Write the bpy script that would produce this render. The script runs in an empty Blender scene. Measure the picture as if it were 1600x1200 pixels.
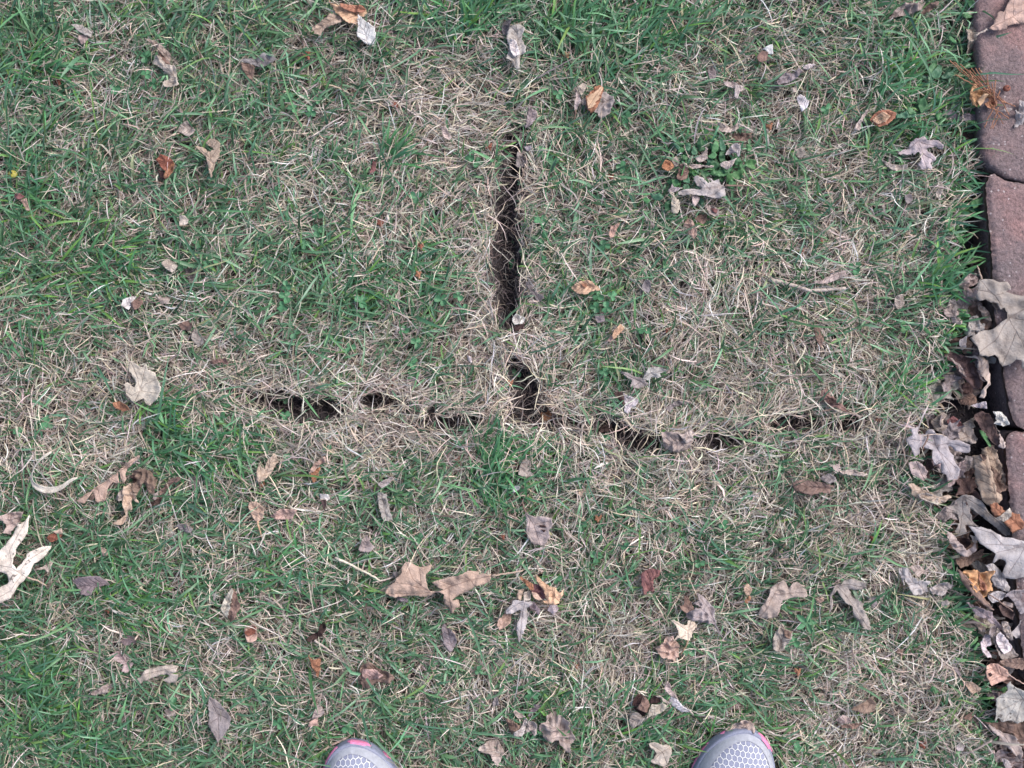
import bpy, bmesh, math
import numpy as np
from mathutils import Vector
from mathutils.geometry import delaunay_2d_cdt
scene = bpy.context.scene
COL = scene.collection
R = math.radians
# ------------------------------------------------------------------ camera, sky, sun, exposure
H = 1.35                     # eye height of the camera over the soil, metres
S = 0.00066                  # metres of ground per photo pixel
cam_d = bpy.data.cameras.new('camera'); cam = bpy.data.objects.new('camera', cam_d); COL.objects.link(cam)
cam.location = (0, 0, H); cam.rotation_euler = (0, 0, 0)
cam_d.sensor_width = 36; cam_d.lens = 36 * H / (1600 * S); cam_d.clip_start = 0.05; cam_d.clip_end = 400
scene.camera = cam
world = bpy.data.worlds.new("World"); scene.world = world; world.use_nodes = True
wn = world.node_tree
sky = wn.nodes.new('ShaderNodeTexSky'); sky.sky_type = 'NISHITA'; sky.sun_disc = False
SUN_EL, SUN_AZ = R(50), R(55)         # soft light from the upper right of the picture
sky.sun_elevation = SUN_EL; sky.sun_rotation = SUN_AZ
sky.air_density = 0.8; sky.dust_density = 4.0; sky.ozone_density = 1.0
wn.links.new(sky.outputs[0], wn.nodes['Background'].inputs[0]); wn.nodes['Background'].inputs[1].default_value = 0.15
sl = bpy.data.lights.new('sun', 'SUN'); sl.energy = 1.6; sl.angle = R(30); sl.color = (0.98, 0.95, 0.98)
sun = bpy.data.objects.new('sun', sl); COL.objects.link(sun)
sun.rotation_euler = (R(90) - SUN_EL, 0, math.pi - SUN_AZ)
scene.view_settings.view_transform = 'Standard'; scene.view_settings.look = 'None'
scene.view_settings.gamma = 1; scene.view_settings.exposure = 0.66

# ------------------------------------------------------------------ helpers
rng = np.random.default_rng(7)
def sm(a, b, x):
    t = np.clip((x - a) / (b - a), 0, 1); return t * t * (3 - 2 * t)
_nc = {}
def noise(x, y, scale, seed):
    """smooth value noise, -1..1; scale in metres"""
    if seed not in _nc: _nc[seed] = np.random.default_rng(seed).uniform(-1, 1, (256, 256))
    g = _nc[seed]; u = np.asarray(x) / scale + 100.3; v = np.asarray(y) / scale + 100.7
    i = np.floor(u).astype(int); j = np.floor(v).astype(int); fu = u - i; fv = v - j
    fu = fu * fu * (3 - 2 * fu); fv = fv * fv * (3 - 2 * fv)
    a = g[i % 256, j % 256]; b = g[(i + 1) % 256, j % 256]; c = g[i % 256, (j + 1) % 256]; d = g[(i + 1) % 256, (j + 1) % 256]
    return (a * (1 - fu) + b * fu) * (1 - fv) + (c * (1 - fu) + d * fu) * fv
def fbm(x, y, scale, seed, o=3):
    return sum(noise(x, y, scale / 2 ** k, seed + k) / 2 ** k for k in range(o)) / 1.6
def X(px): return (np.asarray(px, float) - 800) * S
def Y(py): return (600 - np.asarray(py, float)) * S
def PX(x): return np.asarray(x) / S + 800
def PY(y): return 600 - np.asarray(y) / S
def at(px, py, z=0.0):
    """where a thing of height z stands, read off the photograph"""
    k = (H - z) / H
    return (float(X(px)) * k, float(Y(py)) * k)
def tag(o, label=None, cat=None, group=None, kind=None):
    if label: o['label'] = label
    if cat: o['category'] = cat
    if group: o['group'] = group
    if kind: o['kind'] = kind
    return o
def np_mesh(name, V, F, mat, col=None, extra=None, smooth=False, parent=None):
    """F: (n,k) int array, or list of such arrays"""
    me = bpy.data.meshes.new(name)
    Fs = F if isinstance(F, list) else [F]
    Fs = [f for f in Fs if len(f)]
    me.vertices.add(len(V)); me.vertices.foreach_set('co', np.ascontiguousarray(V, dtype=np.float32).ravel())
    loops = np.concatenate([f.ravel() for f in Fs]).astype(np.int32)
    tot = np.concatenate([np.full(len(f), f.shape[1]) for f in Fs]).astype(np.int32)
    start = np.concatenate([[0], np.cumsum(tot)[:-1]]).astype(np.int32)
    me.loops.add(len(loops)); me.loops.foreach_set('vertex_index', loops)
    me.polygons.add(len(tot)); me.polygons.foreach_set('loop_start', start); me.polygons.foreach_set('loop_total', tot)
    if smooth: me.polygons.foreach_set('use_smooth', np.ones(len(tot), bool))
    if col is not None:
        a = me.attributes.new('Col', 'FLOAT_COLOR', 'POINT')
        c = np.ones((len(V), 4), np.float32); c[:, :3] = col; a.data.foreach_set('color', c.ravel())
    for k, v in (extra or {}).items():
        a = me.attributes.new(k, 'FLOAT', 'POINT'); a.data.foreach_set('value', np.ascontiguousarray(v, dtype=np.float32))
    me.update(calc_edges=True); me.validate()
    me.materials.append(mat)
    o = bpy.data.objects.new(name, me); COL.objects.link(o)
    if parent: o.parent = parent
    return o

# ------------------------------------------------------------------ materials
def mat(name):
    m = bpy.data.materials.new(name); m.use_nodes = True
    return m, m.node_tree.nodes, m.node_tree.links, m.node_tree.nodes['Principled BSDF']
def N(ns, t, **k):
    n = ns.new(t)
    for a, b in k.items():
        if a.startswith('i_'): n.inputs[a[2:].replace('_', ' ')].default_value = b
        else: setattr(n, a, b)
    return n
def math_n(ns, ls, op, a, b=None, c=None):
    n = ns.new('ShaderNodeMath'); n.operation = op
    for i, v in enumerate((a, b, c)):
        if v is None: continue
        if isinstance(v, (int, float)): n.inputs[i].default_value = v
        else: ls.new(v, n.inputs[i])
    return n.outputs[0]
def ramp(ns, ls, fac, stops):
    r = ns.new('ShaderNodeValToRGB'); e = r.color_ramp.elements
    while len(e) < len(stops): e.new(0.5)
    for k, (p, c) in enumerate(stops): e[k].position = p; e[k].color = (*c, 1)
    ls.new(fac, r.inputs[0]); return r.outputs[0]
def mixc(ns, ls, mode, fac, a, b):
    n = ns.new('ShaderNodeMix'); n.data_type = 'RGBA'; n.blend_type = mode
    for s, v in ((n.inputs[0], fac), (n.inputs[6], a), (n.inputs[7], b)):
        if isinstance(v, (int, float)): s.default_value = v
        elif isinstance(v, tuple): s.default_value = (*v, 1)
        else: ls.new(v, s)
    return n.outputs[2]

def mat_soil():
    m, ns, ls, b = mat('soil'); tc = ns.new('ShaderNodeTexCoord')
    n1 = N(ns, 'ShaderNodeTexNoise', i_Scale=55.0, i_Detail=8.0, i_Roughness=0.7); ls.new(tc.outputs['Object'], n1.inputs['Vector'])
    n2 = N(ns, 'ShaderNodeTexNoise', i_Scale=700.0, i_Detail=4.0, i_Roughness=0.7); ls.new(tc.outputs['Object'], n2.inputs['Vector'])
    c = ramp(ns, ls, n1.outputs['Fac'], [(0.3, (0.028, 0.024, 0.027)), (0.52, (0.050, 0.042, 0.046)), (0.78, (0.105, 0.088, 0.09))])
    v = N(ns, 'ShaderNodeTexVoronoi', i_Scale=260.0); ls.new(tc.outputs['Object'], v.inputs['Vector'])
    h = math_n(ns, ls, 'ADD', n2.outputs['Fac'], math_n(ns, ls, 'MULTIPLY', v.outputs['Distance'], 0.8))
    bp = N(ns, 'ShaderNodeBump', i_Strength=0.9, i_Distance=0.003); ls.new(h, bp.inputs['Height'])
    ln = N(ns, 'ShaderNodeVectorMath', operation='LENGTH'); ls.new(tc.outputs['Object'], ln.inputs[0])
    far = N(ns, 'ShaderNodeMapRange', i_From_Min=1.3, i_From_Max=2.0); ls.new(ln.outputs['Value'], far.inputs[0])
    n5 = N(ns, 'ShaderNodeTexNoise', i_Scale=9.0, i_Detail=9.0, i_Roughness=0.8); ls.new(tc.outputs['Object'], n5.inputs['Vector'])
    turf = ramp(ns, ls, n5.outputs['Fac'], [(0.35, (0.06, 0.11, 0.045)), (0.5, (0.11, 0.15, 0.075)), (0.65, (0.24, 0.21, 0.15))])
    c = mixc(ns, ls, 'MIX', far.outputs[0], c, turf)
    ls.new(c, b.inputs['Base Color']); ls.new(bp.outputs[0], b.inputs['Normal']); b.inputs['Roughness'].default_value = 0.95
    return m
def mat_blade(name, rough, spec, transl, var=0.25):
    m, ns, ls, b = mat(name); tc = ns.new('ShaderNodeTexCoord')
    at_ = N(ns, 'ShaderNodeAttribute', attribute_name='Col')
    n1 = N(ns, 'ShaderNodeTexNoise', i_Scale=350.0, i_Detail=3.0); ls.new(tc.outputs['Object'], n1.inputs['Vector'])
    f = ramp(ns, ls, n1.outputs['Fac'], [(0.3, (1 - var,) * 3), (0.7, (1 + var * .8,) * 3)])
    c = mixc(ns, ls, 'MULTIPLY', 1.0, at_.outputs['Color'], f)
    ls.new(c, b.inputs['Base Color']); b.inputs['Roughness'].default_value = rough; b.inputs['Specular IOR Level'].default_value = spec
    tr = ns.new('ShaderNodeBsdfTranslucent'); ls.new(c, tr.inputs[0])
    mx = ns.new('ShaderNodeMixShader'); mx.inputs[0].default_value = transl
    ls.new(b.outputs[0], mx.inputs[1]); ls.new(tr.outputs[0], mx.inputs[2]); ls.new(mx.outputs[0], ns['Material Output'].inputs['Surface'])
    return m
def mat_leaf():
    m, ns, ls, b = mat('dry_leaf'); tc = ns.new('ShaderNodeTexCoord')
    at_ = N(ns, 'ShaderNodeAttribute', attribute_name='Col'); vd = N(ns, 'ShaderNodeAttribute', attribute_name='vd'); sp = N(ns, 'ShaderNodeAttribute', attribute_name='spot')
    n1 = N(ns, 'ShaderNodeTexNoise', i_Scale=75.0, i_Detail=7.0, i_Roughness=0.68); ls.new(tc.outputs['Object'], n1.inputs['Vector'])
    f = ramp(ns, ls, n1.outputs['Fac'], [(0.28, (0.50, 0.46, 0.45)), (0.47, (0.92, 0.90, 0.89)), (0.72, (1.28, 1.28, 1.30))])
    c = mixc(ns, ls, 'MULTIPLY', 1.0, at_.outputs['Color'], f)
    n3 = N(ns, 'ShaderNodeTexNoise', i_Scale=170.0, i_Detail=2.0, i_Roughness=0.5); ls.new(tc.outputs['Object'], n3.inputs['Vector'])
    lim = math_n(ns, ls, 'SUBTRACT', 0.80, math_n(ns, ls, 'MULTIPLY', sp.outputs['Fac'], 0.22))
    spot = N(ns, 'ShaderNodeMapRange', i_To_Max=0.75); ls.new(n3.outputs['Fac'], spot.inputs[0]); ls.new(lim, spot.inputs[1]); ls.new(math_n(ns, ls, 'ADD', lim, 0.06), spot.inputs[2])
    c = mixc(ns, ls, 'MIX', spot.outputs[0], c, (0.06, 0.045, 0.04))
    vein = N(ns, 'ShaderNodeMapRange', i_From_Min=0.00015, i_From_Max=0.0006, i_To_Min=0.42, i_To_Max=0.0); ls.new(vd.outputs['Fac'], vein.inputs[0])
    c2 = mixc(ns, ls, 'MULTIPLY', 1.0, c, (0.42, 0.34, 0.33))
    c = mixc(ns, ls, 'MIX', vein.outputs[0], c, c2)
    n2 = N(ns, 'ShaderNodeTexNoise', i_Scale=380.0, i_Detail=5.0, i_Roughness=0.6); ls.new(tc.outputs['Object'], n2.inputs['Vector'])
    h = math_n(ns, ls, 'ADD', n2.outputs['Fac'], math_n(ns, ls, 'MULTIPLY', vein.outputs[0], -0.7))
    bp = N(ns, 'ShaderNodeBump', i_Strength=0.8, i_Distance=0.0016); ls.new(h, bp.inputs['Height']); ls.new(bp.outputs[0], b.inputs['Normal'])
    ls.new(c, b.inputs['Base Color']); b.inputs['Roughness'].default_value = 0.7; b.inputs['Specular IOR Level'].default_value = 0.3
    tr = ns.new('ShaderNodeBsdfTranslucent'); ls.new(c, tr.inputs[0]); ls.new(bp.outputs[0], tr.inputs['Normal'])
    mx = ns.new('ShaderNodeMixShader'); mx.inputs[0].default_value = 0.12
    ls.new(b.outputs[0], mx.inputs[1]); ls.new(tr.outputs[0], mx.inputs[2]); ls.new(mx.outputs[0], ns['Material Output'].inputs['Surface'])
    return m
def mat_paver():
    m, ns, ls, b = mat('paver_concrete'); tc = ns.new('ShaderNodeTexCoord'); o = tc.outputs['Object']
    n1 = N(ns, 'ShaderNodeTexNoise', i_Scale=14.0, i_Detail=5.0, i_Roughness=0.6); ls.new(o, n1.inputs['Vector'])
    c = ramp(ns, ls, n1.outputs['Fac'], [(0.32, (0.155, 0.13, 0.135)), (0.5, (0.205, 0.15, 0.15)), (0.68, (0.285, 0.175, 0.165))])
    n2 = N(ns, 'ShaderNodeTexNoise', i_Scale=330.0, i_Detail=5.0, i_Roughness=0.8); ls.new(o, n2.inputs['Vector'])
    f = ramp(ns, ls, n2.outputs['Fac'], [(0.32, (0.48, 0.46, 0.48)), (0.5, (1, 1, 1)), (0.68, (1.5, 1.48, 1.48))])
    c = mixc(ns, ls, 'MULTIPLY', 1.0, c, f)
    v = N(ns, 'ShaderNodeTexVoronoi', i_Scale=170.0); ls.new(o, v.inputs['Vector'])
    g = N(ns, 'ShaderNodeMapRange', i_From_Min=0.10, i_From_Max=0.22, i_To_Min=0.75, i_To_Max=0.0); ls.new(v.outputs['Distance'], g.inputs[0])
    sep = ns.new('ShaderNodeSeparateColor'); ls.new(v.outputs['Color'], sep.inputs[0])
    g1 = math_n(ns, ls, 'MULTIPLY', g.outputs[0], math_n(ns, ls, 'GREATER_THAN', sep.outputs[0], 0.72))
    c = mixc(ns, ls, 'MIX', g1, c, (0.55, 0.5, 0.5))
    g2 = math_n(ns, ls, 'MULTIPLY', g.outputs[0], math_n(ns, ls, 'LESS_THAN', sep.outputs[0], 0.22))
    c = mixc(ns, ls, 'MIX', g2, c, (0.07, 0.055, 0.06))
    n4 = N(ns, 'ShaderNodeTexNoise', i_Scale=38.0, i_Detail=4.0, i_Roughness=0.7); ls.new(o, n4.inputs['Vector'])
    st = N(ns, 'ShaderNodeMapRange', i_From_Min=0.6, i_From_Max=0.72, i_To_Max=0.5); ls.new(n4.outputs['Fac'], st.inputs[0])
    c = mixc(ns, ls, 'MIX', st.outputs[0], c, (0.17, 0.155, 0.17))
    h = math_n(ns, ls, 'ADD', n2.outputs['Fac'], math_n(ns, ls, 'MULTIPLY', n4.outputs['Fac'], 2.0))
    bp = N(ns, 'ShaderNodeBump', i_Strength=1.0, i_Distance=0.0022); ls.new(h, bp.inputs['Height']); ls.new(bp.outputs[0], b.inputs['Normal'])
    ls.new(c, b.inputs['Base Color']); b.inputs['Roughness'].default_value = 0.9
    return m
def mat_plain(name, c, rough=0.6, bump=0.0, bscale=300.0, var=0.12, spec=0.4):
    m, ns, ls, b = mat(name); tc = ns.new('ShaderNodeTexCoord')
    n = N(ns, 'ShaderNodeTexNoise', i_Scale=bscale, i_Detail=4.0, i_Roughness=0.6); ls.new(tc.outputs['Object'], n.inputs['Vector'])
    f = ramp(ns, ls, n.outputs['Fac'], [(0.3, (1 - var,) * 3), (0.7, (1 + var,) * 3)])
    ls.new(mixc(ns, ls, 'MULTIPLY', 1.0, c, f), b.inputs['Base Color'])
    b.inputs['Roughness'].default_value = rough; b.inputs['Specular IOR Level'].default_value = spec
    if bump:
        bp = N(ns, 'ShaderNodeBump', i_Strength=bump, i_Distance=0.001); ls.new(n.outputs['Fac'], bp.inputs['Height']); ls.new(bp.outputs[0], b.inputs['Normal'])
    return m
def mat_hexmesh():
    """knit of a running shoe: pale raised hexagon threads over blue grey cloth"""
    m, ns, ls, b = mat('hexagon_knit'); tc = ns.new('ShaderNodeTexCoord')
    sx = ns.new('ShaderNodeSeparateXYZ'); ls.new(tc.outputs['Object'], sx.inputs[0])
    cell = 0.0060
    nz = N(ns, 'ShaderNodeTexNoise', i_Scale=90.0, i_Detail=1.0); ls.new(tc.outputs['Object'], nz.inputs['Vector'])
    wob = math_n(ns, ls, 'MULTIPLY', math_n(ns, ls, 'SUBTRACT', nz.outputs['Fac'], 0.5), 0.22)
    u = math_n(ns, ls, 'ADD', math_n(ns, ls, 'DIVIDE', sx.outputs[0], cell), wob)
    w = math_n(ns, ls, 'ADD', math_n(ns, ls, 'DIVIDE', sx.outputs[1], cell * 1.12), wob)
    r3 = math.sqrt(3)
    def cellpos(off):
        a = math_n(ns, ls, 'SUBTRACT', math_n(ns, ls, 'FLOORED_MODULO', math_n(ns, ls, 'ADD', u, 0.5 * off), 1.0), 0.5)
        c = math_n(ns, ls, 'SUBTRACT', math_n(ns, ls, 'FLOORED_MODULO', math_n(ns, ls, 'ADD', w, r3 / 2 * off), r3), r3 / 2)
        d = math_n(ns, ls, 'ADD', math_n(ns, ls, 'MULTIPLY', a, a), math_n(ns, ls, 'MULTIPLY', c, c))
        aa = math_n(ns, ls, 'ABSOLUTE', a); cc = math_n(ns, ls, 'ABSOLUTE', c)
        hx = math_n(ns, ls, 'MAXIMUM', aa, math_n(ns, ls, 'ADD', math_n(ns, ls, 'MULTIPLY', aa, 0.5), math_n(ns, ls, 'MULTIPLY', cc, r3 / 2)))
        return d, hx
    d0, h0 = cellpos(0); d1, h1 = cellpos(1)
    pick = math_n(ns, ls, 'LESS_THAN', d0, d1)
    hx = math_n(ns, ls, 'ADD', math_n(ns, ls, 'MULTIPLY', pick, h0), math_n(ns, ls, 'MULTIPLY', math_n(ns, ls, 'SUBTRACT', 1.0, pick), h1))
    th = N(ns, 'ShaderNodeMapRange', i_From_Min=0.395, i_From_Max=0.44); ls.new(hx, th.inputs[0])
    wv = N(ns, 'ShaderNodeTexNoise', i_Scale=1500.0, i_Detail=2.0); ls.new(tc.outputs['Object'], wv.inputs['Vector'])
    cloth = ramp(ns, ls, wv.outputs['Fac'], [(0.3, (0.15, 0.165, 0.25)), (0.7, (0.27, 0.29, 0.40))])
    big = N(ns, 'ShaderNodeTexNoise', i_Scale=60.0, i_Detail=2.0); ls.new(tc.outputs['Object'], big.inputs['Vector'])
    cloth = mixc(ns, ls, 'MIX', math_n(ns, ls, 'MULTIPLY', big.outputs['Fac'], 0.5), cloth, (0.33, 0.36, 0.45))
    c = mixc(ns, ls, 'MIX', th.outputs[0], cloth, (0.66, 0.68, 0.70))
    bp = N(ns, 'ShaderNodeBump', i_Strength=0.9, i_Distance=0.0012); ls.new(math_n(ns, ls, 'ADD', th.outputs[0], math_n(ns, ls, 'MULTIPLY', wv.outputs['Fac'], 0.3)), bp.inputs['Height'])
    ls.new(c, b.inputs['Base Color']); ls.new(bp.outputs[0], b.inputs['Normal']); b.inputs['Roughness'].default_value = 0.7
    return m
M_SOIL = mat_soil(); M_LEAF = mat_leaf(); M_PAVER = mat_paver()
M_GREEN = mat_blade('green_grass_blade', 0.42, 0.45, 0.22, 0.15); M_DRY = mat_blade('dry_grass_blade', 0.6, 0.3, 0.12, 0.25)
M_WEED = mat_blade('weed_leaf', 0.5, 0.4, 0.2, 0.25)

# ------------------------------------------------------------------ the ground: trench, gully and mounds
TR = [
 [(800,202,4),(801,235,9),(798,265,9),(795,300,7),(790,330,11),(788,365,15),(790,400,18),(791,450,15),(792,508,9)],
 [(803,560,4),(809,578,11),(822,612,17),(820,642,14)],
 [(335,600,4),(385,618,8),(440,632,11),(500,641,10),(550,631,5)],[(562,629,5),(590,624,9),(625,634,7),(648,650,4)],[(655,657,6),(690,662,10),(725,660,9),(755,658,3)],
 [(800,650,5),(840,652,9),(880,657,6),(905,660,3)],[(905,662,6),(950,668,8),(985,688,15),(1025,694,11),(1050,690,4)],[(1085,690,5),(1115,690,10),(1160,684,9),(1185,675,3)],[(1208,665,6),(1245,661,10),(1275,664,6)],[(1288,666,7),(1315,664,9),(1345,658,4)],[(1430,660,7),(1450,664,9)],
 [(1475,715,20),(1500,740,18)],[(1085,262,12),(1130,250,12)]]
def trench(px, py):
    """signed distance in pixels to the slots cut in the turf (negative inside)"""
    d = np.full(np.shape(px), 1e9)
    for L_ in TR:
        for (x0, y0, w0), (x1, y1, w1) in zip(L_[:-1], L_[1:]):
            dx, dy = x1 - x0, y1 - y0
            t = np.clip(((px - x0) * dx + (py - y0) * dy) / (dx * dx + dy * dy), 0, 1)
            d = np.minimum(d, np.hypot(px - x0 - t * dx, py - y0 - t * dy) - (w0 + (w1 - w0) * t))
    return d
def slot(x, y):
    px, py = PX(x), PY(y)
    return trench(px, py) + 0.5 + 5.0 * noise(x, y, 0.012, 31) + 3 * noise(x, y, 0.005, 32)
EY = [-900, 0, 200, 262, 300, 420, 560, 640, 700, 800, 900, 1000, 1100, 1200, 2000]
EX = [1490, 1515, 1512, 1516, 1488, 1488, 1480, 1452, 1428, 1462, 1488, 1505, 1525, 1555, 1640]
def edge(x, y):
    """pixels to the right of the lawn's edge (positive in the gully beside the pavers)"""
    return PX(x) - np.interp(PY(y), EY, EX) + 9 * noise(x, y, 0.02, 41)
def hz(x, y):
    s = slot(x, y); e = edge(x, y)
    h = 0.005 * fbm(x, y, 0.12, 11) + 0.0022 * noise(x, y, 0.02, 15) + 0.0012 * noise(x, y, 0.006, 16)
    rim = 0.004 * sm(40, 8, s) * sm(-6, 4, s)
    h = h + rim * (1 - sm(-15, 5, e))
    h = h - 0.015 * sm(7, -9, s) - 0.028 * sm(-8, 22, e)
    return h
ax = np.concatenate([-np.geomspace(60, 0.85, 40), np.arange(-0.84, 0.84, 0.0032), np.geomspace(0.85, 60, 40)])
ay = np.concatenate([-np.geomspace(60, 0.65, 40), np.arange(-0.64, 0.64, 0.0032), np.geomspace(0.65, 60, 40)])
gx, gy = np.meshgrid(ax, ay); nx, ny = len(ax), len(ay)
gz = hz(gx, gy)
idx = np.arange(nx * ny).reshape(ny, nx)
F = np.stack([idx[:-1, :-1], idx[:-1, 1:], idx[1:, 1:], idx[1:, :-1]], -1).reshape(-1, 4)
tag(np_mesh('ground', np.stack([gx, gy, gz], -1).reshape(-1, 3), F, M_SOIL, smooth=True), 'dark crumbly soil under the lawn, open in the cross shaped slits', 'ground', kind='structure')

# ------------------------------------------------------------------ grass
GREEN = np.array([
 [.75,.60,.60,.75,.60,.45,.60,.75,.75,.80,.55,.50,.50,.65,.75,.7],
 [.70,.35,.60,.60,.60,.50,.25,.18,.50,.75,.45,.40,.35,.60,.70,.6],
 [.65,.55,.60,.55,.55,.40,.35,.18,.45,.50,.60,.60,.25,.40,.50,.5],
 [.60,.40,.50,.60,.50,.40,.35,.30,.45,.40,.40,.45,.35,.35,.35,.4],
 [.60,.50,.55,.60,.55,.50,.50,.30,.45,.45,.35,.35,.35,.30,.45,.4],
 [.35,.45,.30,.30,.45,.45,.45,.20,.40,.45,.40,.30,.25,.30,.35,.4],
 [.35,.12,.50,.35,.25,.30,.20,.12,.18,.35,.40,.30,.30,.40,.20,.2],
 [.65,.50,.75,.65,.60,.55,.50,.60,.55,.30,.15,.35,.40,.30,.25,.3],
 [.60,.65,.75,.65,.45,.50,.50,.55,.50,.50,.40,.40,.45,.35,.30,.3],
 [.80,.60,.60,.60,.50,.50,.45,.45,.40,.30,.45,.45,.45,.35,.35,.3],
 [.75,.45,.65,.55,.55,.45,.50,.50,.35,.15,.50,.50,.35,.30,.45,.4],
 [.85,.75,.65,.60,.60,.60,.50,.60,.60,.40,.60,.50,.30,.30,.35,.4]])
def green_at(x, y):
    u = np.clip(PX(x) / 100 - .5, 0, 14.999); v = np.clip(PY(y) / 100 - .5, 0, 10.999)
    i = np.floor(v).astype(int); j = np.floor(u).astype(int); fv = v - i; fu = u - j
    g = (GREEN[i, j] * (1 - fu) + GREEN[i, j + 1] * fu) * (1 - fv) + (GREEN[i + 1, j] * (1 - fu) + GREEN[i + 1, j + 1] * fu) * fv
    g = np.clip((g - .44) * 1.08 + .46, 0, 1)
    return np.clip(g + 0.22 * noise(x, y, 0.035, 51) + 0.12 * noise(x, y, 0.012, 52), 0, 1)
SHOES = [dict(tip=(548, 1160), rot=R(7)), dict(tip=(1168, 1140), rot=R(-9))]
def on_shoe(x, y):
    k = np.zeros(np.shape(x), bool)
    for s in SHOES:
        tx, ty = at(*s['tip'], 0.03); c, d = math.cos(-s['rot']), math.sin(-s['rot'])
        lx = (x - tx) * c - (y - ty) * d; ly = (x - tx) * d + (y - ty) * c
        k |= ((lx / 0.043) ** 2 + ((ly + 0.052) / 0.048) ** 2 < 1) | ((abs(lx) < 0.041) & (ly < -0.05) & (ly > -0.235))
    return k
LZ = np.full((1800, 1400), 9.0)      # underside height of whatever lies on each square millimetre of lawn
def ribbon(name, base, heading, elev, dcurv, delev, length, width, col, m, fold=0.0, zmin=0.0008, tipw=0.05, bridge=.60, press=.90):
    """blades as ribbons. base (n,3); elev and its change per step bend them; heading turns by dcurv (n,S)"""
    n, Sg = dcurv.shape
    P = np.zeros((n, Sg + 1, 3)); P[:, 0] = base
    th = heading.copy(); el = elev.copy(); T = np.zeros((n, Sg + 1))
    T[:, 0] = th
    for k in range(Sg):
        st = length / Sg
        P[:, k + 1, 0] = P[:, k, 0] + st * np.cos(el) * np.cos(th)
        P[:, k + 1, 1] = P[:, k, 1] + st * np.cos(el) * np.sin(th)
        P[:, k + 1, 2] = P[:, k, 2] + st * np.sin(el)
        th = th + dcurv[:, k]; el = np.clip(el + delev[:, k], -1.3, 1.5); T[:, k + 1] = th
    g = hz(P[..., 0], P[..., 1]) + zmin + rng.uniform(0, 0.003, (n, 1))
    P[..., 2] = np.maximum(P[..., 2], g)
    # turf does not grow over the open slits, and what lies on the lawn presses the blades down
    if bridge < 1:
        q = slot(P[..., 0], P[..., 1]); inside = (q < 0).mean(1)
        pv = (np.abs(PX(P[:, 0, 0]) - 795) < 70) & (PY(P[:, 0, 1]) > 292) & (PY(P[:, 0, 1]) < 515)
        kp = (inside == 0) | (rng.uniform(0, 1, n) < np.where(pv, bridge * .14, bridge) * (1 - inside))
        P, T, width, col = P[kp], T[kp], width[kp], col[kp]; n = len(P)
    if LZ is not None and press:
        i = np.clip(((P[..., 0] + .9) / .001).astype(int), 0, 1799); j = np.clip(((P[..., 1] + .7) / .001).astype(int), 0, 1399)
        lim = np.where((rng.uniform(0, 1, n) < press)[:, None], LZ[i, j], 9.0)
        gg = hz(P[..., 0], P[..., 1]) - .004
        P[..., 2] = np.where(P[..., 2] > lim - .003, np.maximum(lim - .003 - rng.uniform(0, .003, (n, 1)), gg), P[..., 2])
    t = np.linspace(0, 1, Sg + 1)
    prof = np.where(t < .35, .55 + .45 * t / .35, 1.0) * np.clip((1 - t) / .45, 0, 1) ** .6 + tipw
    hw = width[:, None] * prof[None, :] / 2
    roll = rng.normal(0, .45, (n, 1)) + np.linspace(0, 1, Sg + 1)[None, :] * rng.normal(0, .7, (n, 1))
    sx = -np.sin(T) * np.cos(roll); sy = np.cos(T) * np.cos(roll); sz = np.sin(roll)
    side = np.stack([sx, sy, sz], -1) * hw[..., None]
    if fold:
        mid = P.copy(); mid[..., 2] -= hw * fold
        V = np.stack([P - side, mid, P + side], 2); w = 3
    else: V = np.stack([P - side, P + side], 2); w = 2
    idx = np.arange(n * (Sg + 1) * w).reshape(n, Sg + 1, w)
    F = np.stack([idx[:, :-1, :-1], idx[:, :-1, 1:], idx[:, 1:, 1:], idx[:, 1:, :-1]], -1).reshape(-1, 4)
    cc = np.broadcast_to(col[:, None, None, :], (n, Sg + 1, w, 3)).reshape(-1, 3)
    return np_mesh(name, V.reshape(-1, 3), F, m, col=cc, smooth=bool(fold))
def pick(pal, wts, n, spread=0.12):
    pal = np.array(pal); k = rng.choice(len(pal), n, p=np.array(wts) / sum(wts))
    c = pal[k] * np.exp(rng.normal(0, spread, (n, 1))) * np.exp(rng.normal(0, .05, (n, 3)))
    return np.clip(c, .005, .85)
DRYP = [(.57,.49,.395),(.45,.38,.31),(.44,.40,.36),(.27,.225,.195),(.68,.63,.56),(.15,.11,.09)]
OUTER = [False]
def scatter(density, mx=0.80, my=0.62):
    n = int(density * 4 * mx * my)
    return rng.uniform(-mx, mx, n), rng.uniform(-my, my, n)
def lawn_mask(x, y, k_slot=3.0, k_edge=-4):
    core = (np.abs(x) < .79) & (np.abs(y) < .61)
    return (~core if OUTER[0] else True) & (slot(x, y) + rng.normal(0, 3, len(x)) > k_slot) & (edge(x, y) + rng.normal(0, 9, len(x)) < k_edge) & ~on_shoe(x, y)
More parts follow.
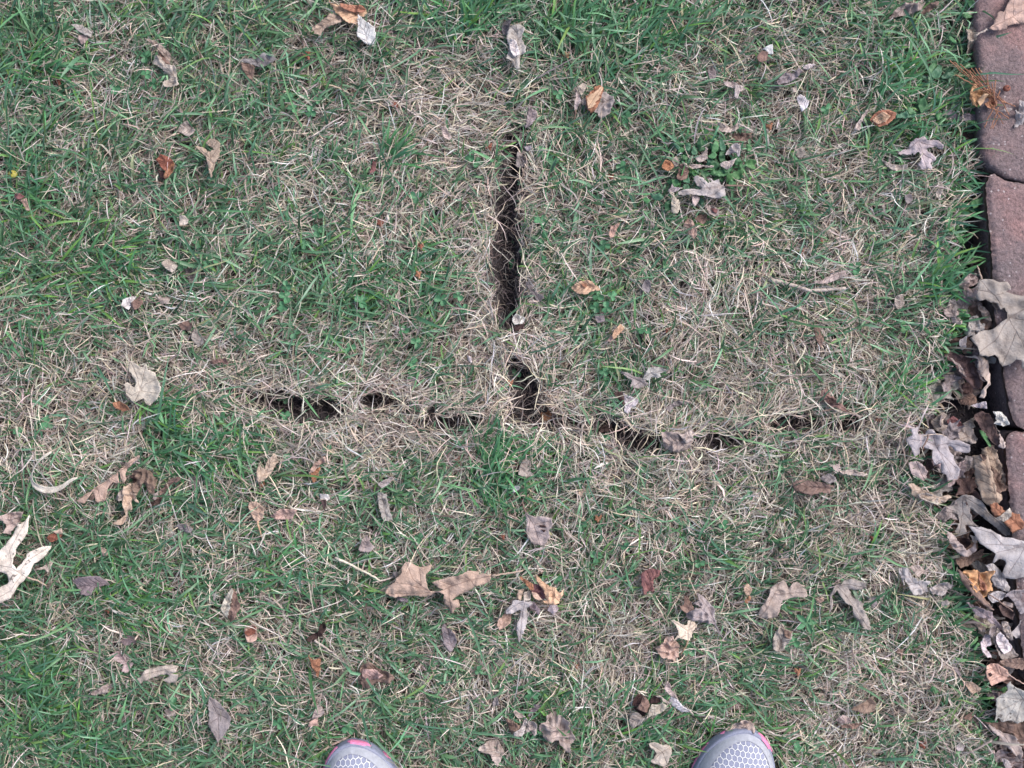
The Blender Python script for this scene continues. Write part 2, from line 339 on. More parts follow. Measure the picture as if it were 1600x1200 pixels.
def dry(name, density, lo, hi, lab, ln, wd, curl, zt, pal_w, mx=0.80, my=0.62, use_map=True):
    x, y = scatter(density, mx, my); keep = lawn_mask(x, y)
    if use_map: keep &= rng.uniform(0, 1, len(x)) < np.clip(1.12 - 0.62 * green_at(x, y), lo, hi)
    hd = np.where(rng.uniform(0, 1, len(x)) < .45, 2.6 * fbm(x, y, 0.09, 63) + rng.normal(0, .5, len(x)), rng.uniform(-math.pi, math.pi, len(x)))
    for f in (.45, .9):                                      # few blades bridge the open slits
        keep &= (slot(x + f * ln * np.cos(hd), y + f * ln * np.sin(hd)) > -3) | (rng.uniform(0, 1, len(x)) < .22)
    x, y, hd = x[keep], y[keep], hd[keep]; n = len(x)
    s = slot(x, y); near = sm(30, 5, s)
    lift = zt * rng.uniform(0, 1, n) ** 1.1 * (1 + 0.5 * noise(x, y, 0.05, 61) + .5 * near)
    L_ = ln * np.exp(rng.normal(0, .38, n)) * (1 + .25 * near)
    base = np.stack([x, y, hz(x, y) + lift], -1)
    dc = rng.normal(0, curl, (n, 5)) + rng.normal(0, curl, (n, 1))
    el = rng.normal(.28, .38, n); de = rng.normal(-.12, .15, (n, 5))
    c = pick(DRYP, pal_w, n, .2) * (1 + .20 * fbm(x, y, 0.07, 66) + .30 * (.38 - green_at(x, y)))[:, None]
    o = ribbon(name, base, hd, el, dc, de, L_, wd * np.exp(rng.normal(0, .28, n)), np.clip(c, .01, .8), M_DRY)
    return tag(o, lab, 'dry grass', kind='stuff')
def green(name, density, lab, ln, wd, mx=0.80, my=0.62, power=1.35, gain=1.0, el0=.75):
    x, y = scatter(density, mx, my); keep = lawn_mask(x, y, 0, 4)
    keep &= rng.uniform(0, 1, len(x)) < gain * green_at(x, y) ** power
    x, y = x[keep], y[keep]
    m_ = 3                                                   # blades grow in small tufts
    x = (x[:, None] + rng.normal(0, .0022, (len(x), m_))).ravel(); y = (y[:, None] + rng.normal(0, .0022, (len(y), m_))).ravel(); n = len(x)
    g0 = np.repeat(rng.normal(0, .55, n // m_), m_)
    left = sm(800, 0, PX(x)) * sm(300, 900, PY(y))
    mean = .45 + 1.7 * fbm(x, y, 0.16, 71) * (1 - .75 * left)
    hd = np.where(rng.uniform(0, 1, n) < .62 + .2 * left, mean + g0 + rng.normal(0, .4, n), rng.uniform(-math.pi, math.pi, n))
    L_ = ln * np.exp(rng.normal(0, .38, n)) * (.8 + .45 * green_at(x, y))
    base = np.stack([x, y, hz(x, y) + rng.uniform(.002, .011, n)], -1)
    el = rng.normal(el0, .3, n); de = rng.normal(-.23, .13, (n, 5))
    c = pick([(.122,.255,.125),(.106,.235,.135),(.178,.33,.195),(.066,.155,.075),(.16,.30,.09),(.29,.32,.18)], [5, 5, 4, 3, 1.2, .5], n, .16)
    o = ribbon(name, base, hd, el, rng.normal(0, .10, (n, 5)) + rng.normal(0, .07, (n, 1)), de, L_, wd * np.exp(rng.normal(0, .25, n)), c, M_GREEN, fold=.35)
    return tag(o, lab, 'grass', kind='stuff')

# ------------------------------------------------------------------ outlines turned into real sheets
def resample(P, step, jit, r, amt=.5):
    """soft closed curve through the traced points with a ragged edge"""
    out = []; n = len(P)
    for i in range(n):
        p0, p1, p2, p3 = P[i - 1], P[i], P[(i + 1) % n], P[(i + 2) % n]
        L_ = np.linalg.norm(p2 - p1)
        if L_ < 1e-5: continue
        k = max(1, int(L_ / step)); m1 = (p2 - p0) * .5 * amt; m2 = (p3 - p1) * .5 * amt
        m1 *= min(1, L_ / (np.linalg.norm(p2 - p0) * .5 + 1e-9)); m2 *= min(1, L_ / (np.linalg.norm(p3 - p1) * .5 + 1e-9))
        for t in np.arange(k) / k:
            h = (2*t**3-3*t*t+1)*p1 + (t**3-2*t*t+t)*m1 + (-2*t**3+3*t*t)*p2 + (t**3-t*t)*m2
            if t > 0: h = h + r.normal(0, jit, 2)
            out.append(h)
    return np.array(out)
def seg_dist(Q, A, B):
    """distance of points Q (n,2) to segments A-B (m,2)"""
    d = B - A; L2 = (d ** 2).sum(1) + 1e-12
    t = np.clip(((Q[:, None] - A[None]) * d[None]).sum(2) / L2[None], 0, 1)
    return np.sqrt((((A[None] + t[..., None] * d[None]) - Q[:, None]) ** 2).sum(2))
def sheet(P, veins, g):
    """triangulated inside of outline P with the veins as edges. returns 2d points, triangles"""
    V = [Vector((float(a), float(b))) for a, b in P]; E = [(i, (i + 1) % len(P)) for i in range(len(P))]
    for v in veins:
        b = len(V)
        for q in v: V.append(Vector((float(q[0]), float(q[1]))))
        E += [(b + i, b + i + 1) for i in range(len(v) - 1)]
    lo, hi = P.min(0), P.max(0)
    r = np.random.default_rng(int(abs(lo[0]) * 1e5) % 9999)
    xs = np.arange(lo[0], hi[0], g); ys = np.arange(lo[1], hi[1], g * .87)
    A, B = P, np.roll(P, -1, 0)
    if len(xs) and len(ys):
        gx, gy = np.meshgrid(xs, ys); gx = gx + (np.arange(len(ys)) % 2)[:, None] * g / 2
        Q = np.stack([gx.ravel(), gy.ravel()], 1) + r.normal(0, g * .12, (gx.size, 2))
        Q = Q[seg_dist(Q, A, B).min(1) > g * .4]
        for v in veins:
            v = np.array(v)
            if len(Q): Q = Q[seg_dist(Q, v[:-1], v[1:]).min(1) > g * .35]
        V += [Vector((float(a), float(b))) for a, b in Q]
    res = delaunay_2d_cdt(V, E, [list(range(len(P)))], 1, 1e-7)
    pts = np.array([[v.x, v.y] for v in res[0]]); tri = [t for t in res[2] if len(t) == 3]
    # keep only triangles whose centre is inside the outline
    T = np.array(tri); c = pts[T].mean(1); ins = np.zeros(len(T), bool)
    for (x0, y0), (x1, y1) in zip(A, B):
        if y0 == y1: continue
        hit = ((y0 > c[:, 1]) != (y1 > c[:, 1])) & (c[:, 0] < (x1 - x0) * (c[:, 1] - y0) / (y1 - y0) + x0)
        ins ^= hit
    return pts, T[ins]
def auto_veins(P, r):
    c = P.mean(0); q = P - c; w, v = np.linalg.eigh(q.T @ q); d = v[:, 1]; n = v[:, 0]
    a = (q @ d); lo, hi = a.min(), a.max(); wid = np.abs(q @ n).max()
    k = c + n * r.normal(0, wid * .1)
    mid = [k + d * (lo + (hi - lo) * t) + n * wid * .12 * math.sin(3 * t + r.uniform(0, 6)) for t in np.linspace(.04, .96, 7)]
    out = [mid]
    for i in range(1, 6):
        for s in (-1, 1):
            o = mid[i]; f = wid * r.uniform(.55, .8)
            out.append([o, o + d * f * .6 + n * s * f * .55, o + d * f * 1.0 + n * s * f * 1.0])
    return out
def clip_veins(veins, P, g):
    A, B = P, np.roll(P, -1, 0); out = []
    for v in veins:
        v = np.array(v, float); q = []
        for a, b in zip(v[:-1], v[1:]):
            k = max(1, int(np.linalg.norm(b - a) / g))
            for t in np.arange(k) / k: q.append(a + (b - a) * t)
        q.append(v[-1]); q = np.array(q)
        ins = np.zeros(len(q), bool)
        for (x0, y0), (x1, y1) in zip(A, B):
            if y0 == y1: continue
            ins ^= ((y0 > q[:, 1]) != (y1 > q[:, 1])) & (q[:, 0] < (x1 - x0) * (q[:, 1] - y0) / (y1 - y0) + x0)
        ins &= seg_dist(q, A, B).min(1) > g * .3
        run = []
        for p, i in zip(q, ins):
            if i: run.append(p)
            else:
                if len(run) > 1: out.append(run)
                run = []
        if len(run) > 1: out.append(run)
    return out
PAL = dict(tan=(.47,.365,.29), pale=(.50,.435,.385), cream=(.66,.60,.49), white=(.68,.65,.65), silver=(.43,.405,.415), bone=(.70,.655,.565), grey=(.35,.31,.30), lilac=(.44,.405,.408), dust=(.42,.355,.325),
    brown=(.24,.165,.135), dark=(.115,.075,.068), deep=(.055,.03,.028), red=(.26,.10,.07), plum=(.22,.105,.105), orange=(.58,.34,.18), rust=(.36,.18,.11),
    amber=(.58,.40,.26), pink=(.50,.35,.29), ash=(.255,.225,.235), green=(.085,.22,.09), moss=(.05,.14,.06), lime=(.09,.22,.08), blue=(.075,.185,.105))
def pts(tile, s):
    ox, oy, k = tile
    return [(ox + float(a) / k, oy + float(b) / k) for a, b in (w.split(',') for w in s.split())]
def tube(name, path, r0, r1, m, col=None, parent=None, sides=6):
    P = np.array(path, float); n = len(P); T = np.gradient(P, axis=0); T /= np.linalg.norm(T, axis=1)[:, None] + 1e-9
    up = np.array([.03, .05, 1.0]); A = np.cross(T, up); A /= np.linalg.norm(A, axis=1)[:, None] + 1e-9; B = np.cross(T, A)
    rr = np.linspace(r0, r1, n)[:, None]; V = []
    for k in range(sides):
        a = 2 * math.pi * k / sides; V.append(P + rr * (A * math.cos(a) + B * math.sin(a)))
    V = np.stack(V, 1).reshape(-1, 3); ix = np.arange(n * sides).reshape(n, sides); jx = np.roll(ix, -1, 1)
    F = np.stack([ix[:-1], jx[:-1], jx[1:], ix[1:]], -1).reshape(-1, 4)
    cap = [ix[0][::-1][None], ix[-1][None]]
    return np_mesh(name, V, [F] + cap, m, col=(np.broadcast_to(np.array(col), (len(V), 3)) if col is not None else None), extra={'vd': np.full(len(V), .01), 'spot': np.zeros(len(V))} if m is M_LEAF else None, smooth=True, parent=parent)
def bend(path3, n=10, wob=.0, r=rng):
    P = np.array(path3, float)
    if len(P) == 2: P = np.array([P[0], P.mean(0) + r.normal(0, wob, 3) * [1, 1, .3], P[1]])
    t = np.linspace(0, len(P) - 1, n); i = np.minimum(t.astype(int), len(P) - 2); f = (t - i)[:, None]
    return P[i] * (1 - f) + P[i + 1] * f + r.normal(0, .00025, (n, 3))
LEAFN = [0]
def mark(pt, T, zz, org, cz):
    for w in ((1/3, 1/3, 1/3), (.6, .2, .2), (.2, .6, .2), (.2, .2, .6), (.05, .05, .9), (.9, .05, .05), (.05, .9, .05)):
        c = sum(pt[T[:, k]] * w[k] for k in range(3)); z = sum(zz[T[:, k]] * w[k] for k in range(3)) + cz
        i = ((c[:, 0] + org[0] + .9) / .001).astype(int); j = ((c[:, 1] + org[1] + .7) / .001).astype(int); ok = (i >= 0) & (i < 1800) & (j >= 0) & (j < 1400)
        np.minimum.at(LZ, (i[ok], j[ok]), z[ok])
def leaf(label, cat, pieces, z=18, crum=2.2, curl=.10, tilt=None, stem=None, spot=.25, name=None, group=None, m=None, rel=True, parts=False, thick=.00035):
    """pieces: (tile, colour, outline, options). z in mm over the lawn's soil; options dz (mm), cx = curl, ax = 'roll' angle, v = vein lines"""
    LEAFN[0] += 1; r = np.random.default_rng(LEAFN[0] * 17 + 3); m = m or M_LEAF
    allp = np.concatenate([np.array(pts(p[0], p[2])) for p in pieces]); c = (allp.min(0) + allp.max(0)) / 2
    cz = (z + (5 if 8 < z < 30 and c[0] < 1490 else 0)) / 1000; kz = (H - cz) / H; org = np.array([float(X(c[0])) * kz, float(Y(c[1])) * kz])
    size = float(np.ptp(allp, axis=0).max()) * S
    if tilt is None: tilt = r.normal(0, .10, 2)
    Vs, Fs, Cs, Ds = [], [], [], []; off = 0; made = []
    for p in pieces:
        tile, cn, s = p[:3]; o = p[3] if len(p) > 3 else {}
        a = np.array(pts(tile, s)); P = np.stack([X(a[:, 0]) * kz, Y(a[:, 1]) * kz], 1) - org
        sz = float(np.ptp(P, axis=0).max()); g = max(.0012, min(.0030, sz / 26))
        Q = resample(P, g * .9, min(.00042, sz * .013), r, .35)
        if 'v' in o: vs = [[np.array([float(X(q[0])) * kz, float(Y(q[1])) * kz]) - org for q in pts(tile, w)] for w in o['v'].split(';')]
        else: vs = auto_veins(P, r) if sz > .012 else []
        try: pt, T = sheet(Q, clip_veins(vs, Q, g), g)
        except Exception: pt, T = sheet(P, [], g)
        if not len(T): pt, T = sheet(P, [], g)
        vd = np.full(len(pt), .01)
        if vs:
            A_ = np.concatenate([np.array(v)[:-1] for v in vs]); B_ = np.concatenate([np.array(v)[1:] for v in vs]); vd = seg_dist(pt, A_, B_).min(1)
        ed = seg_dist(pt, Q, np.roll(Q, -1, 0)).min(1)
        q = P - P.mean(0); w, e = np.linalg.eigh(q.T @ q)
        cc = pt - P.mean(0); dn = cc @ e[:, 0]; dl = cc @ e[:, 1]; W = max(.002, np.abs(q @ e[:, 0]).max()); L_ = max(.003, np.abs(q @ e[:, 1]).max())
        cx = o.get('cx', curl * r.choice([-1, 1, 1]) * r.uniform(.7, 1.5))
        zz = (pt @ np.array(o.get('tilt', tilt))) + cx * 2.2 * W * (dn / W) ** 2 + r.normal(0, .05) * L_ * (dl / L_) ** 2 * 1.5
        cr = o.get('crum', crum) / 1000
        zz += cr * .8 * noise(pt[:, 0] + LEAFN[0], pt[:, 1], max(.010, sz * .28), 81) + cr * .75 * (1 - 2 * np.abs(noise(pt[:, 0], pt[:, 1] + LEAFN[0], max(.006, sz * .16), 83))) + cr * .3 * (1 - 2 * np.abs(noise(pt[:, 0] + .7, pt[:, 1] + LEAFN[0], .0075, 86))) + cr * .18 * noise(pt[:, 0], pt[:, 1], .0035, 84)
        zz += sm(.005, 0, ed) * cr * 1.1 * noise(pt[:, 0] + .3, pt[:, 1] + LEAFN[0], .009, 85)      # wavy rim
        zz -= np.exp(-(vd / .0012) ** 2) * .0004
        zz -= np.median(zz); zz += o.get('dz', 0) / 1000
        base = np.array(PAL[cn]) * np.exp(r.normal(0, .05)) * np.exp(r.normal(0, .025, 3))
        pat = fbm(pt[:, 0] + LEAFN[0], pt[:, 1], max(.012, sz * .4), 88)[:, None]
        C = base * (1 + .20 * pat) * np.array([1, 1, 1.0]); V3 = np.stack([pt[:, 0], pt[:, 1], zz], 1)
        if parts: mark(pt, T, zz, org, cz); made.append((V3, T, C, vd)); continue
        mark(pt, T, zz, org, cz)
        Vs.append(V3); Fs.append(T + off); Cs.append(C); Ds.append(vd); off += len(pt)
    if parts:
        root = bpy.data.objects.new(name, None); COL.objects.link(root); root.location = (org[0], org[1], cz); root.empty_display_size = .01
        for V3, T, C, vd in made:
            o = np_mesh('leaf', V3, T, m, col=C, smooth=True, parent=root)
            sd = o.modifiers.new('thickness', 'SOLIDIFY'); sd.thickness = thick
    else:
        V3 = np.concatenate(Vs); root = np_mesh(name or 'fallen_leaf', V3, np.concatenate(Fs), m, col=np.concatenate(Cs), extra={'vd': np.concatenate(Ds), 'spot': np.full(len(V3), spot)}, smooth=True)
        root.location = (org[0], org[1], cz)
        sd = root.modifiers.new('thickness', 'SOLIDIFY'); sd.thickness = thick
    if stem:
        tile, s = stem[:2]; q = pts(tile, s); n = len(q)
        zs = np.linspace(.0005, stem[2] / 1000 if len(stem) > 2 else -.004, n)
        pth = [(float(X(a)) * kz - org[0], float(Y(b)) * kz - org[1], zz) for (a, b), zz in zip(q, zs)]
        st = tube('stem', bend(pth, 14, .002, r), .0011, .0007, M_LEAF, col=PAL[stem[3]] if len(stem) > 3 else PAL['brown'], parent=root)
    tag(root, label, cat, group)
    return root
def LF(label, *pieces, **k): return leaf(label, 'leaf', pieces, **k)
def WD(label, *pieces, **k):
    k.setdefault('name', 'weed_plant'); return leaf(label, 'weed', pieces, m=M_WEED, parts=True, **k)

# ------------------------------------------------------------------ paver edging
def paver(label, s, seed, top=.030, bot=-.06):
    st = .003 if seed < 204 else .009
    P = np.array([[float(X(a)), float(Y(b))] for a, b in s]) * (H - top) / H
    c = P.mean(0); P = P - c; r = np.random.default_rng(seed)
    Q = resample(P, st, .00045, r, .5); pt, T = sheet(Q, [], st)
    ed = seg_dist(pt, Q, np.roll(Q, -1, 0)).min(1)
    bev = .0042 if seed < 204 else .009; e = np.clip(ed / bev, 0, 1); z = top - (1 - np.sqrt(np.clip(1 - (1 - e) ** 2, 0, 1))) * bev
    z = z - .0035 * sm(.012, 0, ed) * np.clip(noise(pt[:, 0] + c[0], pt[:, 1] + c[1], .016, seed + 3) - .15, 0, 1) + .0006 * noise(pt[:, 0], pt[:, 1], .0065, seed + 9)
    z = z + .0012 * fbm(pt[:, 0] + c[0], pt[:, 1] + c[1], .05, seed) * e + .0005 * noise(pt[:, 0], pt[:, 1], .009, seed + 1)
    edge_i = np.where(ed < 1e-6)[0]; ang = []
    # order the rim by matching it to the outline
    order = [int(np.argmin(((pt - q) ** 2).sum(1))) for q in Q]
    V = [np.stack([pt[:, 0], pt[:, 1], z], 1)]; F = [T]; n0 = len(pt); m_ = len(order); prev = np.array(order)
    rows = 8; nrm = Q / (np.linalg.norm(Q, axis=1)[:, None])
    for k in range(1, rows + 1):
        zz = z[order] + (bot - z[order]) * k / rows
        out = Q + nrm * (.0011 * noise(Q[:, 0] + Q[:, 1] * .7, zz * 1.0 + seed, .008, seed + 5))[:, None] - nrm * .0008 * k / rows
        V.append(np.column_stack([out, zz])); cur = n0 + np.arange(m_)
        n0 += m_; a, b = prev, cur
        F.append(np.stack([np.roll(a, -1), a, b, np.roll(b, -1)], -1)); prev = cur
    o = np_mesh('brick_paver', np.concatenate(V), F, M_PAVER, smooth=True)
    o.location = (c[0], c[1], 0); return tag(o, label, 'paver', 'tumbled pavers edging the lawn')
paver('reddish edging paver in the top right corner, under the long oak leaf', [(1523,-130),(1524,0),(1529,100),(1531,190),(1536,238),(1546,258),(1560,270),(1576,279),(1640,289),(1862,294),(1860,-130)], 201)
paver('purplish edging paver along the right, middle one of the row', [(1549,272),(1558,269),(1572,281),(1640,290),(1862,295),(1868,660),(1640,668),(1604,672),(1590,664),(1580,640),(1568,560),(1556,480),(1552,400),(1545,330),(1543,290)], 202)
paver('reddish edging paver at the lower right, half buried in leaves', [(1574,688),(1580,677),(1596,675),(1640,673),(1868,672),(1880,1060),(1620,1075),(1606,1060),(1594,960),(1586,860),(1578,760)], 203)
paver('edging paver past the lower end of the visible row', [(1622,1084),(1880,1070),(1895,1460),(1640,1470),(1628,1300)], 204)
paver('edging paver past the upper end of the visible row', [(1520,-540),(1860,-540),(1860,-140),(1522,-140)], 205)
for k, (y0, y1) in enumerate([(-540, -160), (-150, 270), (280, 640), (650, 1050), (1060, 1460)]):
    paver('second row paver beyond the right edge of the picture, %s' % ['topmost', 'second from the top', 'in the middle', 'second from the bottom', 'bottom'][k], [(1878 + 9 * (k > 2) + 12 * (k > 3), y0), (2190, y0), (2190, y1), (1878 + 9 * (k > 2) + 12 * (k > 3), y1)], 210 + k)

# ------------------------------------------------------------------ brown leaves buried low in the gap beside the pavers
SHAPES = ['0,0 20,-14 45,-18 70,-10 96,-2 74,12 45,18 18,12', '0,0 14,-20 34,-12 40,-34 58,-18 84,-30 78,-6 100,4 76,10 82,30 56,18 40,32 34,12 14,18', '0,0 22,-20 44,-10 60,-24 88,-16 80,2 94,18 64,16 48,26 30,14 10,20']
lr = np.random.default_rng(99)
for k in range(104):
    yy = lr.uniform(425, 1290) if k > 5 else lr.uniform(-40, 260); xx = np.interp(yy, EY, EX) + lr.uniform(4, 66) + (25 if yy > 850 else 0); sc = lr.uniform(.38, .75); an = lr.uniform(0, 6.28); sh = SHAPES[k % 3]
    q = np.array(pts((0, 0, 1), sh)) - [50, 0]; q = q @ np.array([[math.cos(an), math.sin(an)], [-math.sin(an), math.cos(an)]]) * sc + [xx, yy]
    leaf('dull brown leaf buried low in the gap beside the pavers', 'leaf', [((0, 0, 1), lr.choice(['brown', 'dark', 'ash', 'dust', 'brown', 'grey']), ' '.join('%.1f,%.1f' % tuple(p) for p in q))], z=lr.uniform(-13, 15), crum=3.5, curl=.18, tilt=lr.normal(0, .25, 2), group='leaves packed in the gap beside the pavers')

# ------------------------------------------------------------------ fallen leaves, traced one by one (tile = x, y and scale of the traced crop)
A=(0,0,3); B=(400,0,3); C=(800,0,3); D=(1200,0,3); E=(0,400,3); F_=(400,400,3); G=(800,400,3); HH=(1200,400,3); I=(0,800,3); J=(400,800,3); K=(800,800,3); RR=(1200,800,3)
c6=(1000,180,6); d6=(1400,0,6); e6=(1400,200,6); f6=(1400,400,6); g6=(1400,600,6); h6=(1400,750,6); i6=(1400,900,6); j8=(1450,1050,8)
k12=(880,110,12); l8=(100,700,8); m9=(600,860,8.889); n75=(780,860,7.5); o8=(1000,900,8.573); p8=(960,1050,8); q10=(780,1080,10); r75=(1180,880,7.5); s9=(1060,1110,8.889)
LF('twisted pale brown leaf with a folded rim beside clover, upper left', (A,'dust','680,180 715,185 745,205 770,225 790,245 792,285 765,262 745,240 720,212'), (A,'brown','745,235 785,262 792,300 765,310 748,290',{'dz':-4}), (A,'pale','710,290 730,264 755,268 770,295 822,312 826,350 845,402 815,410 775,410 765,388 792,358 745,312'), crum=3, z=20)
LF('small faded grey leaf in the grass near the top left corner', (A,'lilac','340,120 375,113 405,130 430,150 425,172 390,160 365,145'), (A,'dust','372,160 420,165 400,195 375,205 365,185',{'dz':-3}), z=14)
LF('pale tan leaf scrap with a long hooked notch, upper left', (A,'tan','912,682 950,690 975,708 1004,704 990,690 965,672 985,650 1010,655 1032,672 1032,715 1012,760 1000,800 990,835 975,790 965,740 940,712'), z=21, crum=1.2, curl=.05)
LF('dull brown scrap sunk in the grass above the hooked tan leaf', (A,'dust','815,605 850,582 885,560 900,590 920,612 890,642 850,625'), z=11)
LF('small red brown curled leaf standing open, upper left lawn', (A,'red','735,752 755,725 790,735 812,758 790,775 775,800 760,790'), (A,'rust','790,745 815,765 812,800 790,835 765,838 775,800',{'cx':.3}), (A,'deep','735,795 765,800 760,840 742,822',{'dz':-4}), z=19, crum=3)
LF('small pinkish curled leaf near the left edge', (A,'plum','65,915 90,905 112,922 90,935 75,932'), (A,'pink','85,935 118,925 130,955 150,988 130,988 100,955'), z=17)
LF('tiny tan leaf scrap in clover, left of the middle of the upper lawn', (A,'pale','838,1012 865,1010 883,1030 875,1052 842,1055'), z=17)
LF('dark grey brown folded leaf with a pointed tip, left of the upper middle', ((0,0,1),'ash','373,94 385,91 400,92 413,84 426,87 433,94 422,100 408,105 400,103 394,100'), ((0,0,1),'brown','374,96 392,100 398,106 393,123 386,121 379,108',{'dz':-2}), z=20, crum=2)
LF('large tan leaf with a finger like lobe at the top edge of the photo', (B,'tan','265,130 300,108 335,90 345,68 372,64 395,78 402,98 360,118 320,135 298,165 278,160'), (B,'amber','345,-10 350,18 380,24 440,18 490,25 515,42 505,70 480,80 474,112 430,108 395,80 375,62 350,22'), (B,'rust','400,20 490,26 515,42 500,62 440,55 400,40',{'dz':2}), z=19, crum=3)
LF('smooth white oval leaf beside the tan leaf at the top edge', (B,'white','478,66 500,90 530,110 555,130 563,160 552,206 522,206 485,180 470,155 478,120'), z=22, crum=.9, curl=.06, spot=.1)
LF('tiny pale pink rolled leaf, left of the upper end of the slit', (B,'pale','865,592 890,592 902,618 918,645 905,656 880,642'), z=18)
LF('silvery ragged leaf above the upper end of the slit', ((0,0,1),'lilac','791,60 797,40 812,37 820,44 815,60 822,82 813,86 812,108 806,109 800,95 791,92 795,75'), ((0,0,1),'white','796,62 806,64 812,84 804,90 797,80',{'dz':2}), z=21)
LF('grey leaf piece caught at the top end of the slit', (C,'grey','75,508 112,512 118,545 95,582 62,602 70,555'), z=15)
LF('bent grey leaf with a pale corner inside the top of the slit', (C,'grey','25,712 60,700 80,712 52,722 68,760 42,788 18,775'), (C,'lilac','52,686 88,680 92,700 72,710',{'dz':2}), z=8)
LF('narrow tan leaf, left one of the cluster of three, upper middle', (k12,'pale','280,320 330,260 370,225 432,262 435,300 400,380 350,470 335,485 318,420 300,400'), (k12,'dust','245,410 290,380 322,490 320,600 290,640 265,720 240,760 215,740 215,600 240,500'), z=20, stem=(k12,'240,750 222,860 195,1000'))
LF('cupped orange leaf with a light front flap, middle one of the cluster of three', (k12,'rust','545,360 600,290 680,250 770,290 745,400 720,470 700,560 650,660 600,740 530,780 450,700 425,600 430,490 500,420',{'dz':-3}), (k12,'amber','440,540 540,450 640,372 745,285 735,360 700,460 670,482 695,520 640,570 600,600 605,650 530,712 470,732 445,650',{'dz':4,'crum':1,'v':'470,700 570,540 745,290'}), z=24, spot=0)
LF('flat grey leaf under the orange one in the cluster of three', (k12,'grey','330,570 420,490 470,520 600,560 640,480 720,428 780,400 830,440 930,490 952,570 920,690 860,820 730,890 660,872 650,800 560,782 480,760 400,700'), z=15)
LF('small grey upright leaf scrap, right of the upper middle', (C,'ash','920,330 940,308 957,330 955,372 940,388 925,368'), z=14)
LF('ragged silver grey leaf below the small upright grey scrap', (C,'dust','992,382 1040,380 1060,395 1040,412 1000,402'), (C,'lilac','1045,402 1085,398 1096,415 1070,430 1057,462 1040,452'), z=19)
LF('curled grey leaf with a bright rim, between the top middle and the right', ((0,0,1),'brown','1182,90 1190,80 1200,82 1198,94 1186,97'), ((0,0,1),'white','1190,77 1207,69 1208,84 1200,84 1196,78'), z=19)
LF('wavy tan leaf above the leafy weed', (c6,'dust','725,60 770,82 800,80 850,118 890,92 912,68 932,110 890,150 830,162 760,156 735,130'), z=22, stem=(c6,'925,85 1000,115 1065,150',-2,'pale'))
LF('sunken brown leaf at the right above the leafy weed', (c6,'brown','860,170 920,168 1000,172 1050,168 1042,210 980,242 890,246 865,212'), z=9)
LF('pale curled leaf in two flaps on the right side of the leafy weed', (c6,'lilac','800,376 820,330 860,285 910,264 957,290 942,330 926,392 910,390 895,352 850,360'), (c6,'pale','750,455 800,430 850,425 902,405 880,442 860,482 830,507 800,495 760,476'), z=27, crum=3)
LF('orange and pink split leaf on the left side of the leafy weed', (c6,'rust','200,442 250,420 322,455 315,490 265,522 235,518 205,502'), (c6,'dust','295,420 340,378 368,400 365,460 340,482 320,455',{'dz':-2}), z=20, crum=3)
LF('brown grey leaf with a thin upturned tip at the top of the leafy weed', (c6,'dust','520,402 570,370 612,330 605,295 635,320 632,370 642,400 590,430 560,446 532,430'), z=24)
LF('dark rolled leaf with a pale wavy rim in the middle of the leafy weed', (c6,'brown','375,455 440,458 465,520 440,590 380,612 342,592 360,540 368,490',{'dz':-3}), (c6,'pale','400,450 450,472 510,462 560,462 690,478 682,492 600,482 530,500 480,502 430,482'), z=26)
LF('large lilac grey lobed leaf with a long stem below the leafy weed', (c6,'lilac','505,582 545,570 600,590 635,640 672,625 640,590 700,612 740,600 757,640 800,668 806,750 760,770 680,772 600,756 530,746 440,746 360,752 355,722 430,696 520,690 580,690 530,642 507,612',{'v':'790,665 700,672 600,690 420,720;790,665 680,640 640,600;790,665 700,740 620,765;790,665 650,700 560,600'}), (c6,'dust','500,750 570,760 552,810 515,852 495,820',{'dz':-3}), z=26, crum=2.6, stem=(c6,'795,662 900,660 1000,655 1090,648'))
LF('pale folded leaf hanging down at the left end of the lilac lobed leaf', (c6,'lilac','260,710 290,675 305,640 320,672 386,680 350,710 310,722'), (c6,'pale','270,725 310,722 325,770 370,790 380,870 355,922 300,906 290,840 300,772'), z=24)
LF('small pinkish leaf with a dark middle, under the lilac lobed leaf', (c6,'dust','625,852 660,835 735,880 737,945 690,948 640,918'), (c6,'plum','665,870 725,885 715,925 680,905',{'dz':2}), z=18)
LF('dark brown leaf scrap below the lilac lobed leaf', (c6,'brown','510,962 560,930 620,930 625,982 580,1032 550,1002'), z=12)
LF('tan pink leaf with a bitten left side under the leafy weed', (c6,'pink','440,1060 405,1030 420,1000 455,965 485,985 505,1030 530,1080 532,1130 507,1157 455,1100 450,1075'), z=21)
LF('small faded tan leaf right of the slit, level with the top cross cut', (C,'pink','455,1090 465,1060 510,1045 492,1075 480,1108 460,1115'), z=16)
LF('dull grey brown leaf at the top right, beside the edging', (D,'dust','575,82 600,40 640,15 690,25 722,-5 747,0 720,45 695,60 640,70'), (D,'brown','720,60 750,20 800,10 792,30 745,60'), z=17, crum=4)
LF('long light brown oak leaf lying on the top paver', (d6,'tan','855,275 880,255 910,230 925,180 950,120 1000,120 1030,60 1060,0 1100,-80 1210,-140 1340,-60 1330,60 1270,170 1210,212 1100,230 1040,245 1035,275 960,290 890,286',{'v':'855,275 1000,210 1330,20;1000,210 1010,120;1100,165 1090,20;1200,100 1190,-60;1100,165 1180,215','dz':0}), z=38, crum=2, curl=.06, spot=.05, stem=(d6,'860,272 800,305 740,338',3,'pale'))
LF('curled grey leaf with a bright white rim against the top paver', (d6,'dust','700,250 740,240 790,280 720,300 750,322 740,360 755,390 740,440 707,520 675,500 680,440 657,380 650,290 680,242'), (d6,'white','705,208 742,168 760,220 817,255 790,282 740,262',{'dz':3}), z=22, crum=4)
